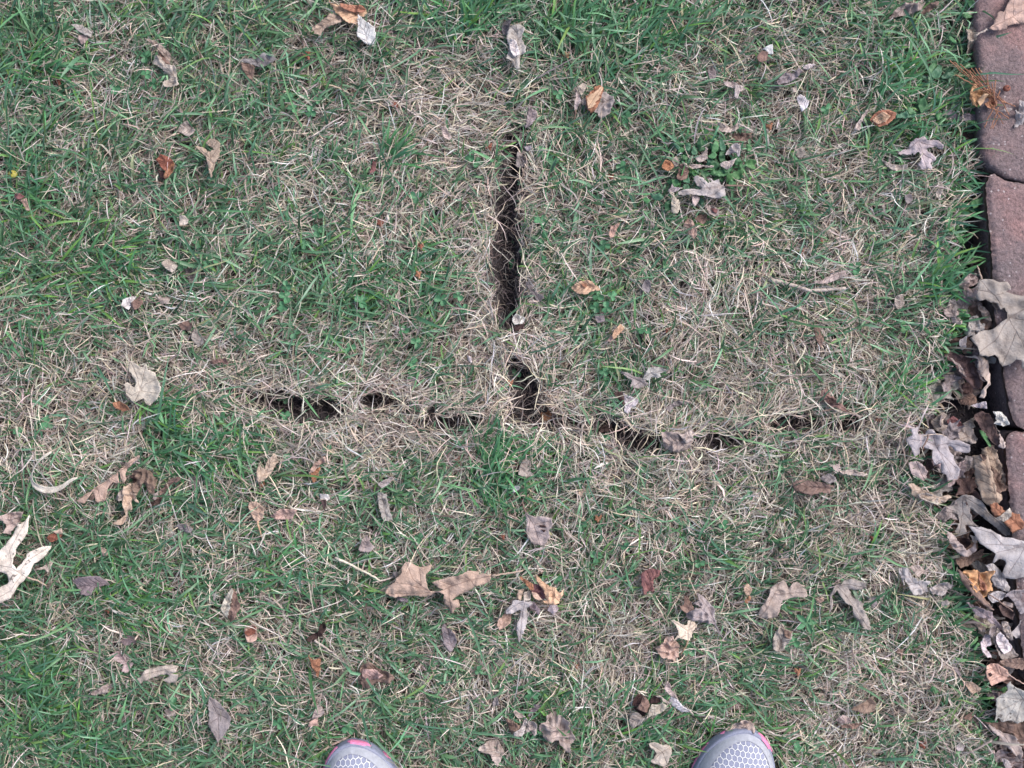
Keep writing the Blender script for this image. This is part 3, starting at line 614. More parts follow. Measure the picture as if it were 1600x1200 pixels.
LF('thin grey leaf scrap reaching over the edge of the top paver', (d6,'dust','600,112 700,108 760,88 820,88 800,115 740,130 660,140'), z=22)
LF('dark shrivelled leaf in the gap beside the top paver', (d6,'dark','650,562 700,530 782,490 787,530 750,590 700,622 660,602'), z=2)
LF('bright orange balled up leaf leaning on the top paver', (d6,'orange','670,870 700,812 740,800 735,842 800,850 850,840 885,900 830,930 790,960 740,1010 700,990 680,930',{'dz':5,'cx':.25}), (d6,'rust','830,925 885,895 925,950 920,1002 880,1030 830,1020',{'dz':3}), (d6,'amber','735,965 790,900 835,905 810,960 760,1010',{'dz':8}), z=30, crum=5, spot=0)
LF('torn grey leaf under the orange ball, reaching the paver', (d6,'ash','430,1022 480,1040 530,1030 550,1060 600,1090 640,1070 720,1065 802,1082 780,1140 700,1142 600,1130 540,1120 480,1112 460,1072'), z=17)
LF('dark grey leaf half hidden beside the joint of the two upper pavers', (e6,'dark','450,40 500,20 560,0 640,10 720,60 742,110 650,132 600,110 550,92'), z=6)
LF('pale blue grey star shaped leaf on the top paver at the photo edge', (d6,'lilac','1150,940 1200,945 1260,960 1250,1060 1290,1100 1205,1150 1110,1200 1140,1110 1100,1040 1160,1040'), (d6,'grey','980,1042 1040,1010 1092,1022 1055,1052'), z=36, crum=3)
LF('pale grey five lobed maple leaf with dark veins, upper right lawn', (e6,'lilac','210,100 270,72 300,115 370,110 442,162 435,202 370,170 290,192 345,250 372,300 330,330 325,396 290,380 240,391 210,350 230,300 235,250 220,225 170,252 165,228 130,248 20,240 80,200 130,190 140,130 180,100',{'v':'212,118 290,150 430,180;212,118 250,230 275,380;212,118 130,190 30,240;212,118 265,78;250,230 340,300'}), z=23, crum=2.4)
LF('small pale upright oval leaf in the right lawn below the maple leaf', (e6,'pale','400,500 430,503 442,560 402,662 375,650 375,610 390,560'), z=19)
LF('tiny grey scrap left of the small pale upright oval leaf', (D,'ash','640,916 670,910 682,940 650,956'), z=13)
LF('dark boat shaped leaf with a silver tip, upper right lawn', (D,'ash','38,382 80,340 120,345 142,318 160,335 130,370 80,392 45,402'), (D,'white','155,312 200,297 226,303 190,325 165,322'), z=18)
LF('small white angular leaf, upper right lawn', (D,'white','135,460 148,443 165,452 190,475 185,500 160,522 148,490'), z=21, spot=0)
LF('orange brown oval leaf lying by the jagged weed, upper right', (D,'rust','480,560 510,525 550,515 600,530 595,555 560,582 520,592'), (D,'amber','490,560 530,530 570,545 545,575 510,580',{'dz':2}), z=20, crum=2)
LF('thin pale strip of leaf left of the orange brown oval leaf', (D,'pale','405,600 440,545 470,508 466,532 442,570 430,612'), z=18)
LF('pinkish rolled scrap touching the lower lobe of the pale maple leaf', (D,'dust','530,745 580,768 650,775 655,798 600,802 560,780'), z=16)
LF('pinkish grey scrap in the dry grass, upper right', (D,'dust','125,700 165,690 180,720 145,742'), z=12)
LF('small tan scrap above the small white angular leaf', (D,'pale','113,410 135,407 138,430 118,434'), z=16)
LF('large pale tan maple leaf with a torn left side, left lawn', (E,'pale','612,492 630,500 650,518 668,520 680,506 688,530 708,540 728,552 735,575 752,598 757,630 742,668 720,684 700,702 682,690 672,664 650,678 632,692 618,678 592,645 580,602 600,590 630,616 632,590 618,560 603,540',{'v':'655,632 680,600 735,578;655,632 640,570 612,500;655,632 700,640 750,645;655,632 620,655 595,640;655,632 665,570 680,515;655,632 632,690'}), z=24, crum=1.6, curl=.05, spot=.12)
LF('small orange brown curled scrap under the large pale maple leaf', (E,'rust','525,690 560,682 600,700 612,722 570,726 545,716'), z=16)
LF('tan leaf scrap among clover, upper part of the left lawn', (E,'pale','758,35 785,12 832,45 805,78 785,65'), z=18)
LF('dark grey sunken leaf right of the tan scrap among clover', (E,'ash','868,60 905,65 925,100 895,127 875,92'), z=8)
LF('curled two tone leaf, pale on the left and brown on the right, left lawn', (E,'white','575,235 580,205 610,190 637,190 615,225 600,252'), (E,'brown','613,225 650,188 668,215 650,247 622,252'), z=20, crum=3)
LF('small dull grey scrap right of the two tone curled leaf', (E,'dust','740,190 795,195 790,220 755,226'), z=12)
LF('crumpled pinkish brown scrap in dry grass, left lawn', (E,'brown','840,322 870,305 905,320 892,350 850,346'), z=18, crum=4)
LF('faded grey leaf just below the crumpled pinkish brown scrap', (E,'grey','905,340 930,350 957,405 925,427 900,385'), z=12)
LF('thin brown arched leaf above the left end of the cross slit', (E,'brown','980,495 1060,478 1072,512 1040,500 990,507'), z=18)
LF('folded tan oak leaf with rounded lobes, lower left', (l8,'tan','125,670 160,650 190,630 300,560 430,460 590,360 700,260 830,150 940,90 952,110 850,200 772,280 760,330 775,400 737,442 702,372 690,300 662,300 686,430 650,450 572,397 602,430 560,470 527,545 512,650 420,684 390,660 352,545 300,620 237,695 200,690',{'v':'125,670 300,575 590,375 940,100;400,500 450,670;580,385 650,430;690,280 740,420'}), (l8,'brown','300,620 350,560 380,610 340,660 290,660',{'dz':-4}), (l8,'dark','540,470 570,405 605,435 560,490',{'dz':-4}), z=25, crum=2)
LF('crumpled brown lobed leaf with a light middle, lower left', (l8,'brown','840,320 900,270 1000,258 1100,310 1150,420 1132,560 1080,572 1040,540 1020,470 1000,422 960,500 930,562 870,540 850,450 870,400'), (l8,'tan','750,480 850,450 862,540 932,565 900,602 945,690 860,642 830,612 872,750 800,780 782,870 750,950 700,948 615,938 700,890 770,840 760,770 745,680',{'dz':2}), (l8,'dust','620,650 680,560 740,500 745,640 690,662',{'dz':-2}), (l8,'deep','835,350 880,330 900,400 865,440',{'dz':-1}), z=21, crum=4)
LF('narrow rolled brown leaf with a pale end, right of the crumpled lobed leaf', (l8,'brown','1110,640 1130,580 1200,520 1330,390 1440,358 1462,400 1350,442 1220,562 1160,642'), (l8,'pale','1112,636 1135,575 1185,545 1180,600 1150,645',{'dz':3}), (l8,'dark','1030,752 1060,700 1220,602 1202,682 1100,748',{'dz':-5}), z=20)
LF('flat dark grey oval leaf, lower left lawn', (I,'ash','820,70 842,55 870,57 905,80 895,96 850,97'), z=15)
LF('fuzzy grey leaf scrap near the rolled brown leaf, lower left', (E,'grey','885,1032 940,1040 930,1098 890,1082'), z=13)
LF('pair of small tan leaf lobes on one stem, lower left of the middle', (F_,'tan','5,1052 10,968 40,1000 50,962 85,925 102,960 75,1010 42,1052 20,1058'), z=22, stem=(F_,'18,1052 14,1080 10,1112',-8))
LF('bent tan leaf with a red brown fold, lower left of the middle', (F_,'pink','245,1020 270,975 325,940 327,960 290,985 272,1010'), (F_,'rust','255,1012 302,990 275,1062 260,1062',{'dz':-3}), z=20)
LF('small silvery leaf with pointed lobes, above the grey strip', (F_,'lilac','573,1070 600,1050 642,1036 620,1072 590,1087'), z=19)
LF('long grey vertical leaf strip, lower middle left', (F_,'grey','568,1108 612,1115 625,1190 640,1232 600,1245 590,1225 578,1180'), z=18)
LF('small dark leaf with a white top, lower left of the middle', (F_,'white','295,1115 340,1118 346,1140 322,1152 300,1138'), (F_,'dark','305,1145 332,1142 322,1195 310,1165'), z=16)
LF('tiny pale flake in the dry grass left of the slit junction', (F_,'white','990,465 1008,472 1012,500 995,492'), z=18)
LF('dark brown oval leaf lying in the cross slit left of the junction', (F_,'brown','800,722 840,704 842,740 815,757'), z=0)
LF('tan cornered leaf scrap, left of the lower middle', ((0,0,1),'tan','388,786 400,783 413,796 410,811 400,816 391,801'), z=20, stem=((0,0,1),'402,814 405,830 409,845',-6,'amber'))
LF('orange tan boat shaped leaf beside the tan cornered scrap', ((0,0,1),'pink','420,808 440,795 465,797 455,811 435,812'), z=20)
LF('bright amber oval leaf right of the slit', (G,'amber','280,150 300,130 322,118 360,114 395,138 417,160 370,165 345,182 300,172'), (G,'rust','325,128 352,135 345,150 328,140',{'dz':2}), z=23, curl=.16, spot=0)
LF('slim amber leaf lying diagonally, right of the middle', (G,'amber','468,372 480,345 510,318 528,340 500,370 475,392'), (G,'pink','448,392 470,368 476,392 458,405',{'dz':-2}), z=20)
LF('small grey leaf standing in the grass right of the bright amber leaf', (G,'ash','608,150 620,115 645,113 652,140 640,177 620,165'), z=15)
LF('thin grey ragged leaf beside the slit, left of the bright amber leaf', (G,'ash','65,130 82,118 100,162 150,187 125,217 95,182'), z=15)
LF('white ragged leaf with a dark lower side at the lower end of the slit', (G,'white','0,292 20,270 62,290 50,316 10,320'), (G,'deep','5,325 60,318 48,345 12,352',{'dz':-4}), z=19)
LF('grey brown lobed leaf, left one of the pair right of the middle', (G,'grey','500,540 540,545 572,565 610,572 640,602 602,620 555,615 560,582',{'v':'605,590 560,570 505,542;605,590 570,612;605,590 625,605'}), z=18)
LF('silver lobed leaf, right one of the pair right of the middle', (G,'lilac','612,577 640,525 665,520 690,520 730,535 692,550 702,577 660,567 640,582',{'v':'615,575 650,550 725,535;650,550 645,525;650,550 700,572'}), z=19)
LF('silver grey leaf with a dark brown hollow above the cross slit', (G,'lilac','520,640 545,655 592,675 580,702 560,712 545,742 525,730 530,690'), (G,'dark','475,642 512,635 528,662 525,705 498,670',{'dz':-2}), z=21, crum=3)
LF('faint grey lobed leaf under the grass right of the dark hollow leaf', (G,'ash','720,715 760,685 832,673 826,692 770,702 740,732'), z=11)
LF('red brown oval leaf at the junction of the slits', (G,'rust','135,742 150,700 180,730 186,765 150,777'), z=3, spot=.4)
LF('balled dusty tan leaf resting on the cross slit', (G,'dust','698,825 770,822 800,832 836,814 852,860 825,912 780,921 720,906 705,870'), (G,'pale','770,824 800,832 836,814 850,858 815,880 790,850',{'dz':4}), z=25, crum=4.5, curl=-.12)
LF('grey leaf with a dark hole below the slit junction', (G,'grey','35,985 60,950 90,965 86,1010 110,1030 55,1036 30,1022'), (G,'deep','5,965 30,960 35,1000 12,1000',{'dz':-3}), z=17)
LF('pale forked leaf tip below the grey leaf with a dark hole', (G,'white','0,1090 40,1065 50,1072 32,1095 0,1112'), z=17)
LF('tiny tan scrap in the lawn right of the pale forked leaf tip', (G,'tan','310,1107 352,1095 320,1137'), z=18)
LF('dull brown leaf lying in the cross slit right of the junction', (G,'dark','400,802 470,790 462,820 410,826'), z=2)
LF('fringed grey tan leaf touching the straw stalk at the right', (HH,'dust','208,122 262,108 300,85 372,65 360,92 300,122 240,132'), z=20)
LF('dull sunken leaf scrap right of the straw stalk', (HH,'dust','600,187 630,180 642,225 615,252 590,230'), z=9)
LF('dull brown sliver below the straw stalk', (HH,'brown','215,337 240,330 262,385 245,432 225,390'), z=11)
LF('dark boat shaped curled leaf by the right half of the cross slit', (HH,'brown','250,640 275,620 300,655 340,690 392,736 360,726 290,702 260,667'), (HH,'deep','268,655 300,668 335,700 300,695',{'dz':3}), z=20, crum=3)
LF('large silver maple leaf with deep torn lobes, right end of the cross slit', (g6,'lilac','95,510 150,480 128,420 200,398 212,470 285,475 300,430 352,424 372,470 440,482 520,522 600,530 692,570 686,642 620,640 560,622 515,582 498,585 520,640 562,690 580,760 602,800 570,892 480,902 472,850 424,832 432,740 380,762 338,700 360,622 330,612 250,590 218,602 226,645 170,682 145,600 100,542',{'v':'385,580 300,540 100,515;385,580 400,620 530,880;385,580 350,430;385,580 520,560 680,600;385,580 440,700 380,740;400,620 480,700 570,790'}), z=24, crum=3, stem=(g6,'305,480 275,540 225,610',6,'brown'))
LF('brown grey leaf lying under the upper side of the large silver maple leaf', (g6,'dust','345,350 440,270 492,290 440,372 560,402 660,390 720,430 760,520 700,562 560,512 450,472 380,432'), z=12, crum=3)
LF('reddish oval leaf above the large silver maple leaf', (g6,'plum','470,342 540,300 602,350 622,412 540,402 480,372'), z=10)
LF('small pointed grey leaf lower left of the large silver maple leaf', (g6,'dust','110,740 180,720 240,752 252,770 302,820 292,902 270,912 210,882 150,842',{'v':'180,725 240,840 280,905'}), z=16)
LF('long curled tan pod like leaf below the large silver maple leaf', (g6,'tan','105,932 150,928 250,988 330,1020 400,1060 500,1040 532,1060 460,1112 380,1137 300,1112 200,1072 150,1042 130,972'), (g6,'pale','200,1030 280,1020 400,1070 450,1100 380,1128 290,1100 220,1070',{'dz':3,'cx':.2}), z=19, crum=2.5)
LF('big rolled tan leaf with a red brown inner fold against the lower paver', (g6,'tan','830,620 932,575 962,660 1002,800 1060,900 1102,960 1020,962 980,930 1010,890 940,802 860,742',{'dz':-2}), (g6,'brown','850,752 940,800 1002,880 992,930 1052,970 980,1010 960,1062 900,1040 870,900',{'dz':0}), (g6,'tan','715,670 770,655 800,700 850,652 862,742 850,800 882,852 895,950 900,1002 982,1040 930,1102 850,1132 790,1082 750,950 725,802',{'dz':6,'cx':-.30}), (g6,'dark','760,660 800,655 815,690 785,715',{'dz':9}), z=22, crum=3.5)
LF('dark red brown folded leaf leaning on the lower paver', (g6,'dark','770,270 812,255 880,290 912,330 952,470 960,560 940,592 860,502 790,402 732,322'), (g6,'dust','912,335 950,440 1012,582 988,602 948,590 950,480',{'dz':4}), z=24, crum=3)
LF('grey tan curled leaf left of the dark red brown folded leaf', (g6,'dust','620,372 700,330 782,300 735,352 742,402 680,412'), z=14)
LF('ragged white leaf wedged against the paver joint', (g6,'white','900,258 1002,262 1050,350 1060,382 1000,392 920,372 955,342 930,320'), z=34, crum=4, spot=.1)
LF('thin white leaf edge above the dark red brown folded leaf', (g6,'white','698,202 830,165 866,232 780,226'), z=20, crum=3)
LF('reddish brown leaf in the gap above the paver joint', (g6,'brown','610,152 680,90 742,112 752,170 690,202 620,192'), z=8)
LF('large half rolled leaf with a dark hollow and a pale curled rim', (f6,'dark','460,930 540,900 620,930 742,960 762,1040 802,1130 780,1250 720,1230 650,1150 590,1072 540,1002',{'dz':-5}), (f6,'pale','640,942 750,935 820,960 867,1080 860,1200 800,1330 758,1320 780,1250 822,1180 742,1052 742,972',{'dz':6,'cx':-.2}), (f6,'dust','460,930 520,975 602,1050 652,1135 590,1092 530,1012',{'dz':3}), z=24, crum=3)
LF('very large brown oak leaf lying over the paver edge at the right', (f6,'grey','800,215 860,212 920,217 960,232 1060,240 1095,290 1052,330 1100,350 1200,372 1290,350 1390,420 1330,520 1420,640 1440,800 1350,900 1370,1010 1270,960 1230,1062 1175,1052 1150,980 1112,968 1080,1000 1050,1022 1000,1037 960,1002 945,950 922,925 850,942 772,930 755,850 690,772 780,712 900,690 980,642 1030,600 1060,580 1050,530 1030,480 990,500 960,440 902,432 860,402 802,420 765,372 790,312 778,262',{'v':'800,215 940,370 1075,575 1200,900 1230,1050;1075,575 930,800 780,900;1075,575 1200,600 1400,700;940,370 880,330 800,320;940,370 1080,330 1200,380;1130,700 1060,860 1000,1020;1150,780 1300,850 1340,900;1075,575 1240,480 1370,430'}), z=40, crum=3.0, curl=.05, spot=.1, stem=(f6,'802,218 770,160 735,95',8,'tan'))
LF('small tan fold under the very large oak leaf', (f6,'tan','900,432 960,440 1002,502 1030,560 1000,620 950,520',{'cx':.3}), z=30)
LF('silvery crumpled leaf in the gap beside the large oak leaf', (f6,'lilac','650,690 700,572 762,552 802,590 832,642 822,700 760,722 740,690 720,630 745,720 740,742 680,757 650,722'), (f6,'dust','760,450 822,480 872,560 872,612 820,592 780,532',{'dz':3}), z=16, crum=4)
LF('white curled leaf with a brown hollow left of the large oak leaf', (f6,'white','600,790 662,750 660,850 620,882 590,842'), (f6,'brown','660,790 722,812 702,902 650,922 620,882',{'dz':-2}), z=16)
LF('dull brown leaf under the stem of the very large oak leaf', (f6,'dust','560,270 650,180 740,160 792,222 760,272 700,292 770,332 750,362 640,402 590,352'), z=18, crum=4)
LF('pinkish brown leaf with a toothed edge, lower right lawn', (HH,'brown','120,1065 150,1050 200,1055 250,1060 312,1082 290,1112 240,1108 200,1122 160,1108 130,1102'), (HH,'ash','240,1040 290,1018 322,1050 280,1067',{'dz':2}), z=19)
LF('thin pale leaf strip right of the pinkish brown toothed leaf', (HH,'pale','335,1008 400,1003 480,1025 440,1032 350,1022'), z=20, thick=.0005)
LF('small dusty oval leaf at the left end of the thin pale strip', (HH,'dust','300,985 335,975 345,1005 315,1018'), z=18)
LF('dark lilac leaf with pointed lobes, upper left of the big leaf pile', (h6,'grey','505,270 560,200 622,140 720,150 790,202 870,302 1000,402 1092,500 1040,532 960,472 830,362 700,268 722,382 785,442 680,422 655,420 662,480 602,522 560,492 602,402 600,332 540,312',{'v':'620,145 640,300 600,500;620,145 800,260 1080,500;620,145 700,270;640,300 720,400'}), z=20, crum=2)
LF('big silver leaf with dark veins lying on top of the leaf pile', (h6,'silver','690,430 750,445 802,440 900,472 1000,532 1100,545 1210,572 1300,500 1400,560 1340,650 1420,760 1330,800 1300,900 1210,900 1102,930 1010,922 1000,880 1022,760 960,740 902,782 930,690 872,650 752,562 742,502',{'v':'1360,640 1210,615 1000,610 740,600;1210,615 1050,660 890,690;1210,615 1120,540;1210,615 1060,880;1210,615 1260,880;1000,610 900,500 720,445;1210,615 1380,520'}), z=38, crum=1.8, curl=.05, spot=.05)
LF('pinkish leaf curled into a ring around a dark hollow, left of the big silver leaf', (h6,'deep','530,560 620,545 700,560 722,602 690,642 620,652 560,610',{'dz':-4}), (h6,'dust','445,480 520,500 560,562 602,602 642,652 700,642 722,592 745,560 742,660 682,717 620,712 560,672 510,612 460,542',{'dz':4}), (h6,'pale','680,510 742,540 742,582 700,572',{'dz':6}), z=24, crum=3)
LF('brown leaf between the ring shaped leaf and the orange leaf', (h6,'brown','570,720 650,705 732,690 812,650 822,702 742,752 680,802 602,822 560,772'), z=18)
LF('bright orange curled leaf in the leaf pile', (h6,'orange','610,862 720,835 762,845 782,872 902,840 916,880 880,942 932,1042 870,1052 850,1092 810,1107 770,1062 740,1042 700,992 680,922',{'v':'820,1100 850,1000 780,870;850,1000 900,860;850,1000 700,920'}), (h6,'rust','770,850 800,920 860,1000 840,1060 810,1040 780,940',{'dz':-2}), z=34, crum=5, spot=0)
LF('long narrow brown leaf strip along the left side of the pile', (h6,'brown','545,820 620,890 720,980 800,1080 900,1210 850,1202 750,1122 640,1012 570,922',{'v':'545,820 720,1030 890,1205'}), z=24, crum=2, curl=-.25)
LF('smooth lilac flap right of the bright orange curled leaf', (h6,'lilac','830,790 902,780 982,850 1072,1012 1050,1052 960,1022 900,952 880,882'), z=29, crum=1.5)
LF('blue grey smooth leaf at the photo edge in the middle of the pile', (i6,'ash','1005,190 1080,130 1200,128 1300,150 1310,300 1210,342 1160,352 1120,262 1060,202'), z=32, crum=2)
LF('reddish brown leaf with a torn pale flap, top of the pile by the paver', (h6,'rust','850,220 920,208 1012,282 1040,300 1150,318 1196,390 1190,462 1090,502 1050,442 960,362 880,302'), (h6,'pale','930,352 990,312 1052,255 1066,290 1040,362 990,387',{'dz':5}), z=34, crum=3, spot=.1)
LF('pale lilac hooked leaf with a hole, lower right lawn', (h6,'lilac','30,840 70,820 112,830 152,902 200,940 332,952 300,1002 310,1052 240,1072 180,1082 130,1042 110,982 80,932 70,982'), (h6,'dust','140,822 222,800 282,850 322,862 260,882 200,902 160,852',{'dz':-3}), z=21, crum=2.5)
LF('crumpled ash grey leaf right of the pale lilac hooked leaf', (h6,'lilac','310,1012 402,970 462,950 552,992 502,1032 480,1082 400,1082 330,1062'), z=19, crum=5)
LF('small grey scrap below the crumpled ash grey leaf', (i6,'grey','425,250 480,220 502,260 440,282'), z=15)
LF('whitish leaf fragment directly below the bright orange curled leaf', (i6,'lilac','850,182 940,140 1032,160 1002,212 900,252 860,212'), z=30)
LF('rolled brown leaf with an open end in the pile', (i6,'dark','960,292 1002,240 1092,260 1102,302 1080,402 1000,362'), (i6,'dust','985,250 1010,235 1092,258 1080,290 1020,270',{'dz':5}), z=24, crum=4)
LF('perforated grey leaf strip lying diagonally across the pile', (i6,'grey','660,240 762,288 900,340 962,432 1062,540 1102,612 1050,592 960,482 850,412 760,372 720,312'), (i6,'dust','980,420 1040,430 1100,600 1060,590 990,480',{'dz':2}), z=30, crum=2.5, spot=.9)
LF('white curled leaf bent like an arch at the left side of the pile', (i6,'white','800,612 840,542 882,562 890,640 842,672 902,762 862,762 810,712 790,662'), (i6,'ash','840,540 880,462 940,462 952,512 892,570',{'dz':3}), z=24, crum=3)
LF('big smooth grey leaf with a pale centre, lower part of the pile', (i6,'grey','915,560 962,500 1042,590 1092,682 1142,742 1090,782 1000,792 960,742 930,662'), (i6,'white','925,570 960,515 1030,590 1080,660 1075,700 1000,722 950,660',{'dz':3}), z=26, crum=2)
LF('tan pink oval leaf with a round hole, lower part of the pile', (i6,'pink','842,850 890,822 962,830 1042,880 1052,932 1030,982 960,1002 892,1027 860,972 840,912'), (i6,'deep','858,912 880,902 902,925 880,942',{'dz':1.6,'crum':.3,'cx':0}), z=31, crum=1.6, curl=.08, spot=0)
LF('brown folded leaf at the photo edge above the spotted grey maple leaf', (i6,'brown','980,800 1060,780 1200,768 1280,800 1270,870 1210,882 1100,862 1030,852'), z=31)
LF('small tan pink leaf on a grey strip beside the lower pile', (i6,'pink','640,992 720,1000 802,1052 800,1082 720,1102 690,1082'), (i6,'ash','530,842 560,850 602,882 642,982 622,962 560,900',{'dz':-3}), z=19)
LF('tan scrap sticking out of the left side of the pile', (i6,'tan','710,420 762,395 822,382 830,512 790,522 760,472'), z=18)
LF('pale grey leaf at the photo edge below the blue grey smooth leaf', (i6,'lilac','1080,542 1150,470 1200,362 1300,400 1290,590 1210,602 1130,582'), z=28)
LF('grey maple leaf with black spots at the lower right edge', (j8,'lilac','850,330 900,290 982,230 962,150 1002,100 1080,180 1200,240 1330,220 1400,330 1370,470 1400,560 1300,570 1212,620 1130,652 1050,612 940,632 882,580 842,632 850,450',{'v':'1350,300 1200,350 900,490;1200,350 1110,620;1200,350 1000,110;1200,350 1380,520;1200,350 880,320;1120,390 980,600'}), z=30, crum=1.8, spot=.8)
LF('brown grey lobed leaf in the bottom right corner of the photo', (j8,'dust','740,640 902,740 962,780 1080,802 1182,960 1212,1090 1190,1142 1130,1152 1120,1072 1002,950 950,882 940,842 820,760',{'v':'760,650 960,800 1180,1120'}), (j8,'brown','720,640 850,650 1002,620 1122,660 1260,640 1300,800 1250,1000 1190,960 1100,800 960,782 860,730',{'dz':-4}), z=24, crum=4)
LF('long dark grey leaf strip running down to the bottom right corner', (j8,'grey','600,570 680,602 762,700 842,850 952,990 1082,1120 1152,1202 1240,1300 1200,1290 1050,1152 900,1002 820,882 700,742 640,662',{'v':'600,570 760,760 1150,1200'}), z=25, crum=2, curl=-.2)
LF('small brown scrap at the upper end of the long dark grey strip', (j8,'brown','440,572 550,510 592,540 510,602'), z=16)
LF('pale grey leaf under the strip at the very bottom right', (j8,'lilac','920,1080 1002,1100 1062,1200 1100,1300 980,1300 950,1200'), z=14)
LF('small lilac scrap in the bottom right lawn', (j8,'lilac','350,942 402,890 462,912 430,982 350,972'), z=17)
LF('large cream oak leaf with deep narrow lobes at the left edge', (I,'bone','0,180 20,162 40,135 60,112 78,50 84,58 100,55 118,40 136,12 132,90 110,130 80,170 64,240 84,265 112,232 140,190 190,165 238,160 212,205 160,245 132,300 92,340 55,400 0,425 -60,430 -40,380 5,350 45,325 36,292 8,280 -70,300 -130,270 -110,220 -40,215',{'v':'125,305 60,260 -40,245 -110,245;60,260 45,180 120,40;90,285 130,230 220,170;100,300 50,370 -40,420'}), z=27, crum=1.3, curl=.05, spot=.75, stem=(I,'128,305 165,325 205,355',-10,'tan'))
LF('flat blue grey leaf scrap right of the cream oak leaf', (I,'ash','340,320 400,300 470,300 512,342 440,355 430,387 382,387 360,357'), z=18, crum=1)
LF('small pale pointed flake beside the stem of the cream oak leaf', (I,'pale','160,270 200,257 228,233 246,230 226,282 205,268'), z=17)
LF('brown pink torn leaf above the cream oak leaf', (I,'dust','0,20 60,0 110,0 92,40 60,80 50,105 20,95 30,60'), z=19, crum=3)
LF('tiny pale pink flake, lower left lawn', (I,'dust','535,50 560,40 590,12 596,35 577,55'), z=18)
LF('small red brown and tan curled leaf right of the cream oak leaf', (I,'red','220,117 255,97 285,110 262,135 235,142'), (I,'tan','255,92 290,75 298,98 275,108',{'dz':2}), z=18)
LF('tiny tan scrap near clover above the flat blue grey scrap', (I,'tan','470,162 510,180 502,205 476,206'), z=17)
LF('boat shaped pale leaf with a dark inner fold, lower left', (I,'pale','1035,452 1055,402 1085,360 1092,380 1082,420 1075,462 1060,500 1042,475'), (I,'brown','1085,362 1104,375 1110,402 1126,440 1105,490 1080,517 1062,500 1078,440',{'dz':-2}), z=21, crum=2.5)
LF('small red and pink leaf beside the boat shaped leaf', (I,'pink','1145,537 1200,530 1202,600 1160,612 1150,577'), (I,'red','1150,560 1200,535 1195,570 1165,580',{'dz':2}), z=18)
LF('long pale grey lobed leaf, lower left lawn', (I,'pale','595,790 642,785 682,740 732,725 800,712 838,720 830,746 800,755 842,760 820,802 785,802 760,790 792,765 740,765 680,790 655,807 642,792',{'v':'595,790 700,755 835,725'}), z=21, crum=2, stem=(I,'600,790 588,810 583,838',-6,'pale'))
LF('dull brown torn leaf above the long pale grey lobed leaf', (I,'dust','525,665 560,655 607,680 596,706 626,710 600,752 575,745 582,716 545,696'), z=13)
LF('small tan leaf with a twisted stem, lower left lawn', (I,'dust','430,850 480,815 532,802 520,830 500,850 450,857'), z=17, stem=(I,'530,805 548,790 550,760',3,'pale'))
LF('faint grey scrap above the dull brown torn leaf', (I,'ash','568,602 600,575 642,590 630,622 580,622'), z=10)
LF('pointed dark oval leaf with a pale midrib, lower left', (I,'ash','975,870 1010,882 1050,922 1082,960 1075,1012 1050,1047 1025,1077 1002,1042 980,1002',{'v':'975,870 1020,960 1028,1070;1015,950 1060,970;1018,970 985,990;1010,920 1045,935'}), z=19, crum=1)
LF('small faded oval scrap left of the pointed dark oval leaf', (I,'dust','770,930 800,915 827,930 822,957 780,957'), z=10)
LF('large tan oak leaf folded to a narrow waist, lower middle', (m9,'tan','20,602 60,510 150,442 180,370 250,302 248,230 310,155 402,190 500,232 580,220 667,203 642,270 585,330 578,400 600,490 640,570 700,570 765,560 830,555 770,590 700,610 650,632 560,650 520,652 330,642 250,655 160,667 80,652 60,622',{'v':'760,572 600,560 400,400 310,180;520,500 490,260;600,560 350,480 150,440;620,600 400,620 40,610','cx':-.06}), (m9,'tan','670,442 760,410 882,370 1000,350 1100,310 1200,280 1350,320 1480,325 1502,360 1442,452 1250,502 1180,560 1100,602 1060,612 940,690 1042,702 1052,760 970,842 962,882 920,882 850,782 830,682 840,612 770,585 830,548 740,502',{'v':'1500,355 1200,410 960,490 760,575;960,490 880,470 780,420;900,540 900,640 940,860;1200,410 1120,350;1200,410 1250,490'}), z=28, crum=3, curl=.07, spot=.05, stem=(m9,'1500,350 1700,325 1930,290',-5,'tan'))
LF('grey leaf bits under the left half of the large tan oak leaf', (m9,'ash','165,650 300,662 332,712 230,702'), (m9,'ash','130,300 180,290 202,340 160,380 125,350'), z=17)
LF('dull brown broken leaf, lower middle left', (J,'dust','480,172 500,130 520,108 542,150 556,165 530,190 490,187'), z=18)
LF('reddish brown crumpled leaf, lower middle left', (J,'brown','480,767 490,725 515,708 542,705 570,732 620,740 652,775 620,802 560,807 520,832 495,827'), (J,'pink','500,735 560,735 600,760 540,790 500,790',{'dz':2}), z=20, crum=3.2)
LF('thin orange brown broken leaf left of the reddish brown crumpled leaf', (J,'rust','245,667 265,690 302,690 300,740 285,782 270,740 255,702'), z=17)
LF('dark grey lobed leaf, right of the reddish brown leaf', (J,'ash','870,542 868,500 890,540 922,560 942,602 910,662 880,612'), z=15)
LF('pinkish tan scrap in two pieces above the left shoe', (J,'pink','245,1008 250,985 290,965 286,1005'), (J,'dust','262,975 270,940 290,905 322,940 300,962'), z=17)
LF('folded brown leaf in the grass right of the left shoe', (J,'dust','1040,1112 1080,1080 1130,1070 1162,1130 1130,1192 1100,1142'), z=18, crum=3.5)
LF('faint grey brown upright leaf, lower middle', (J,'ash','1110,912 1125,820 1138,900'), z=10)
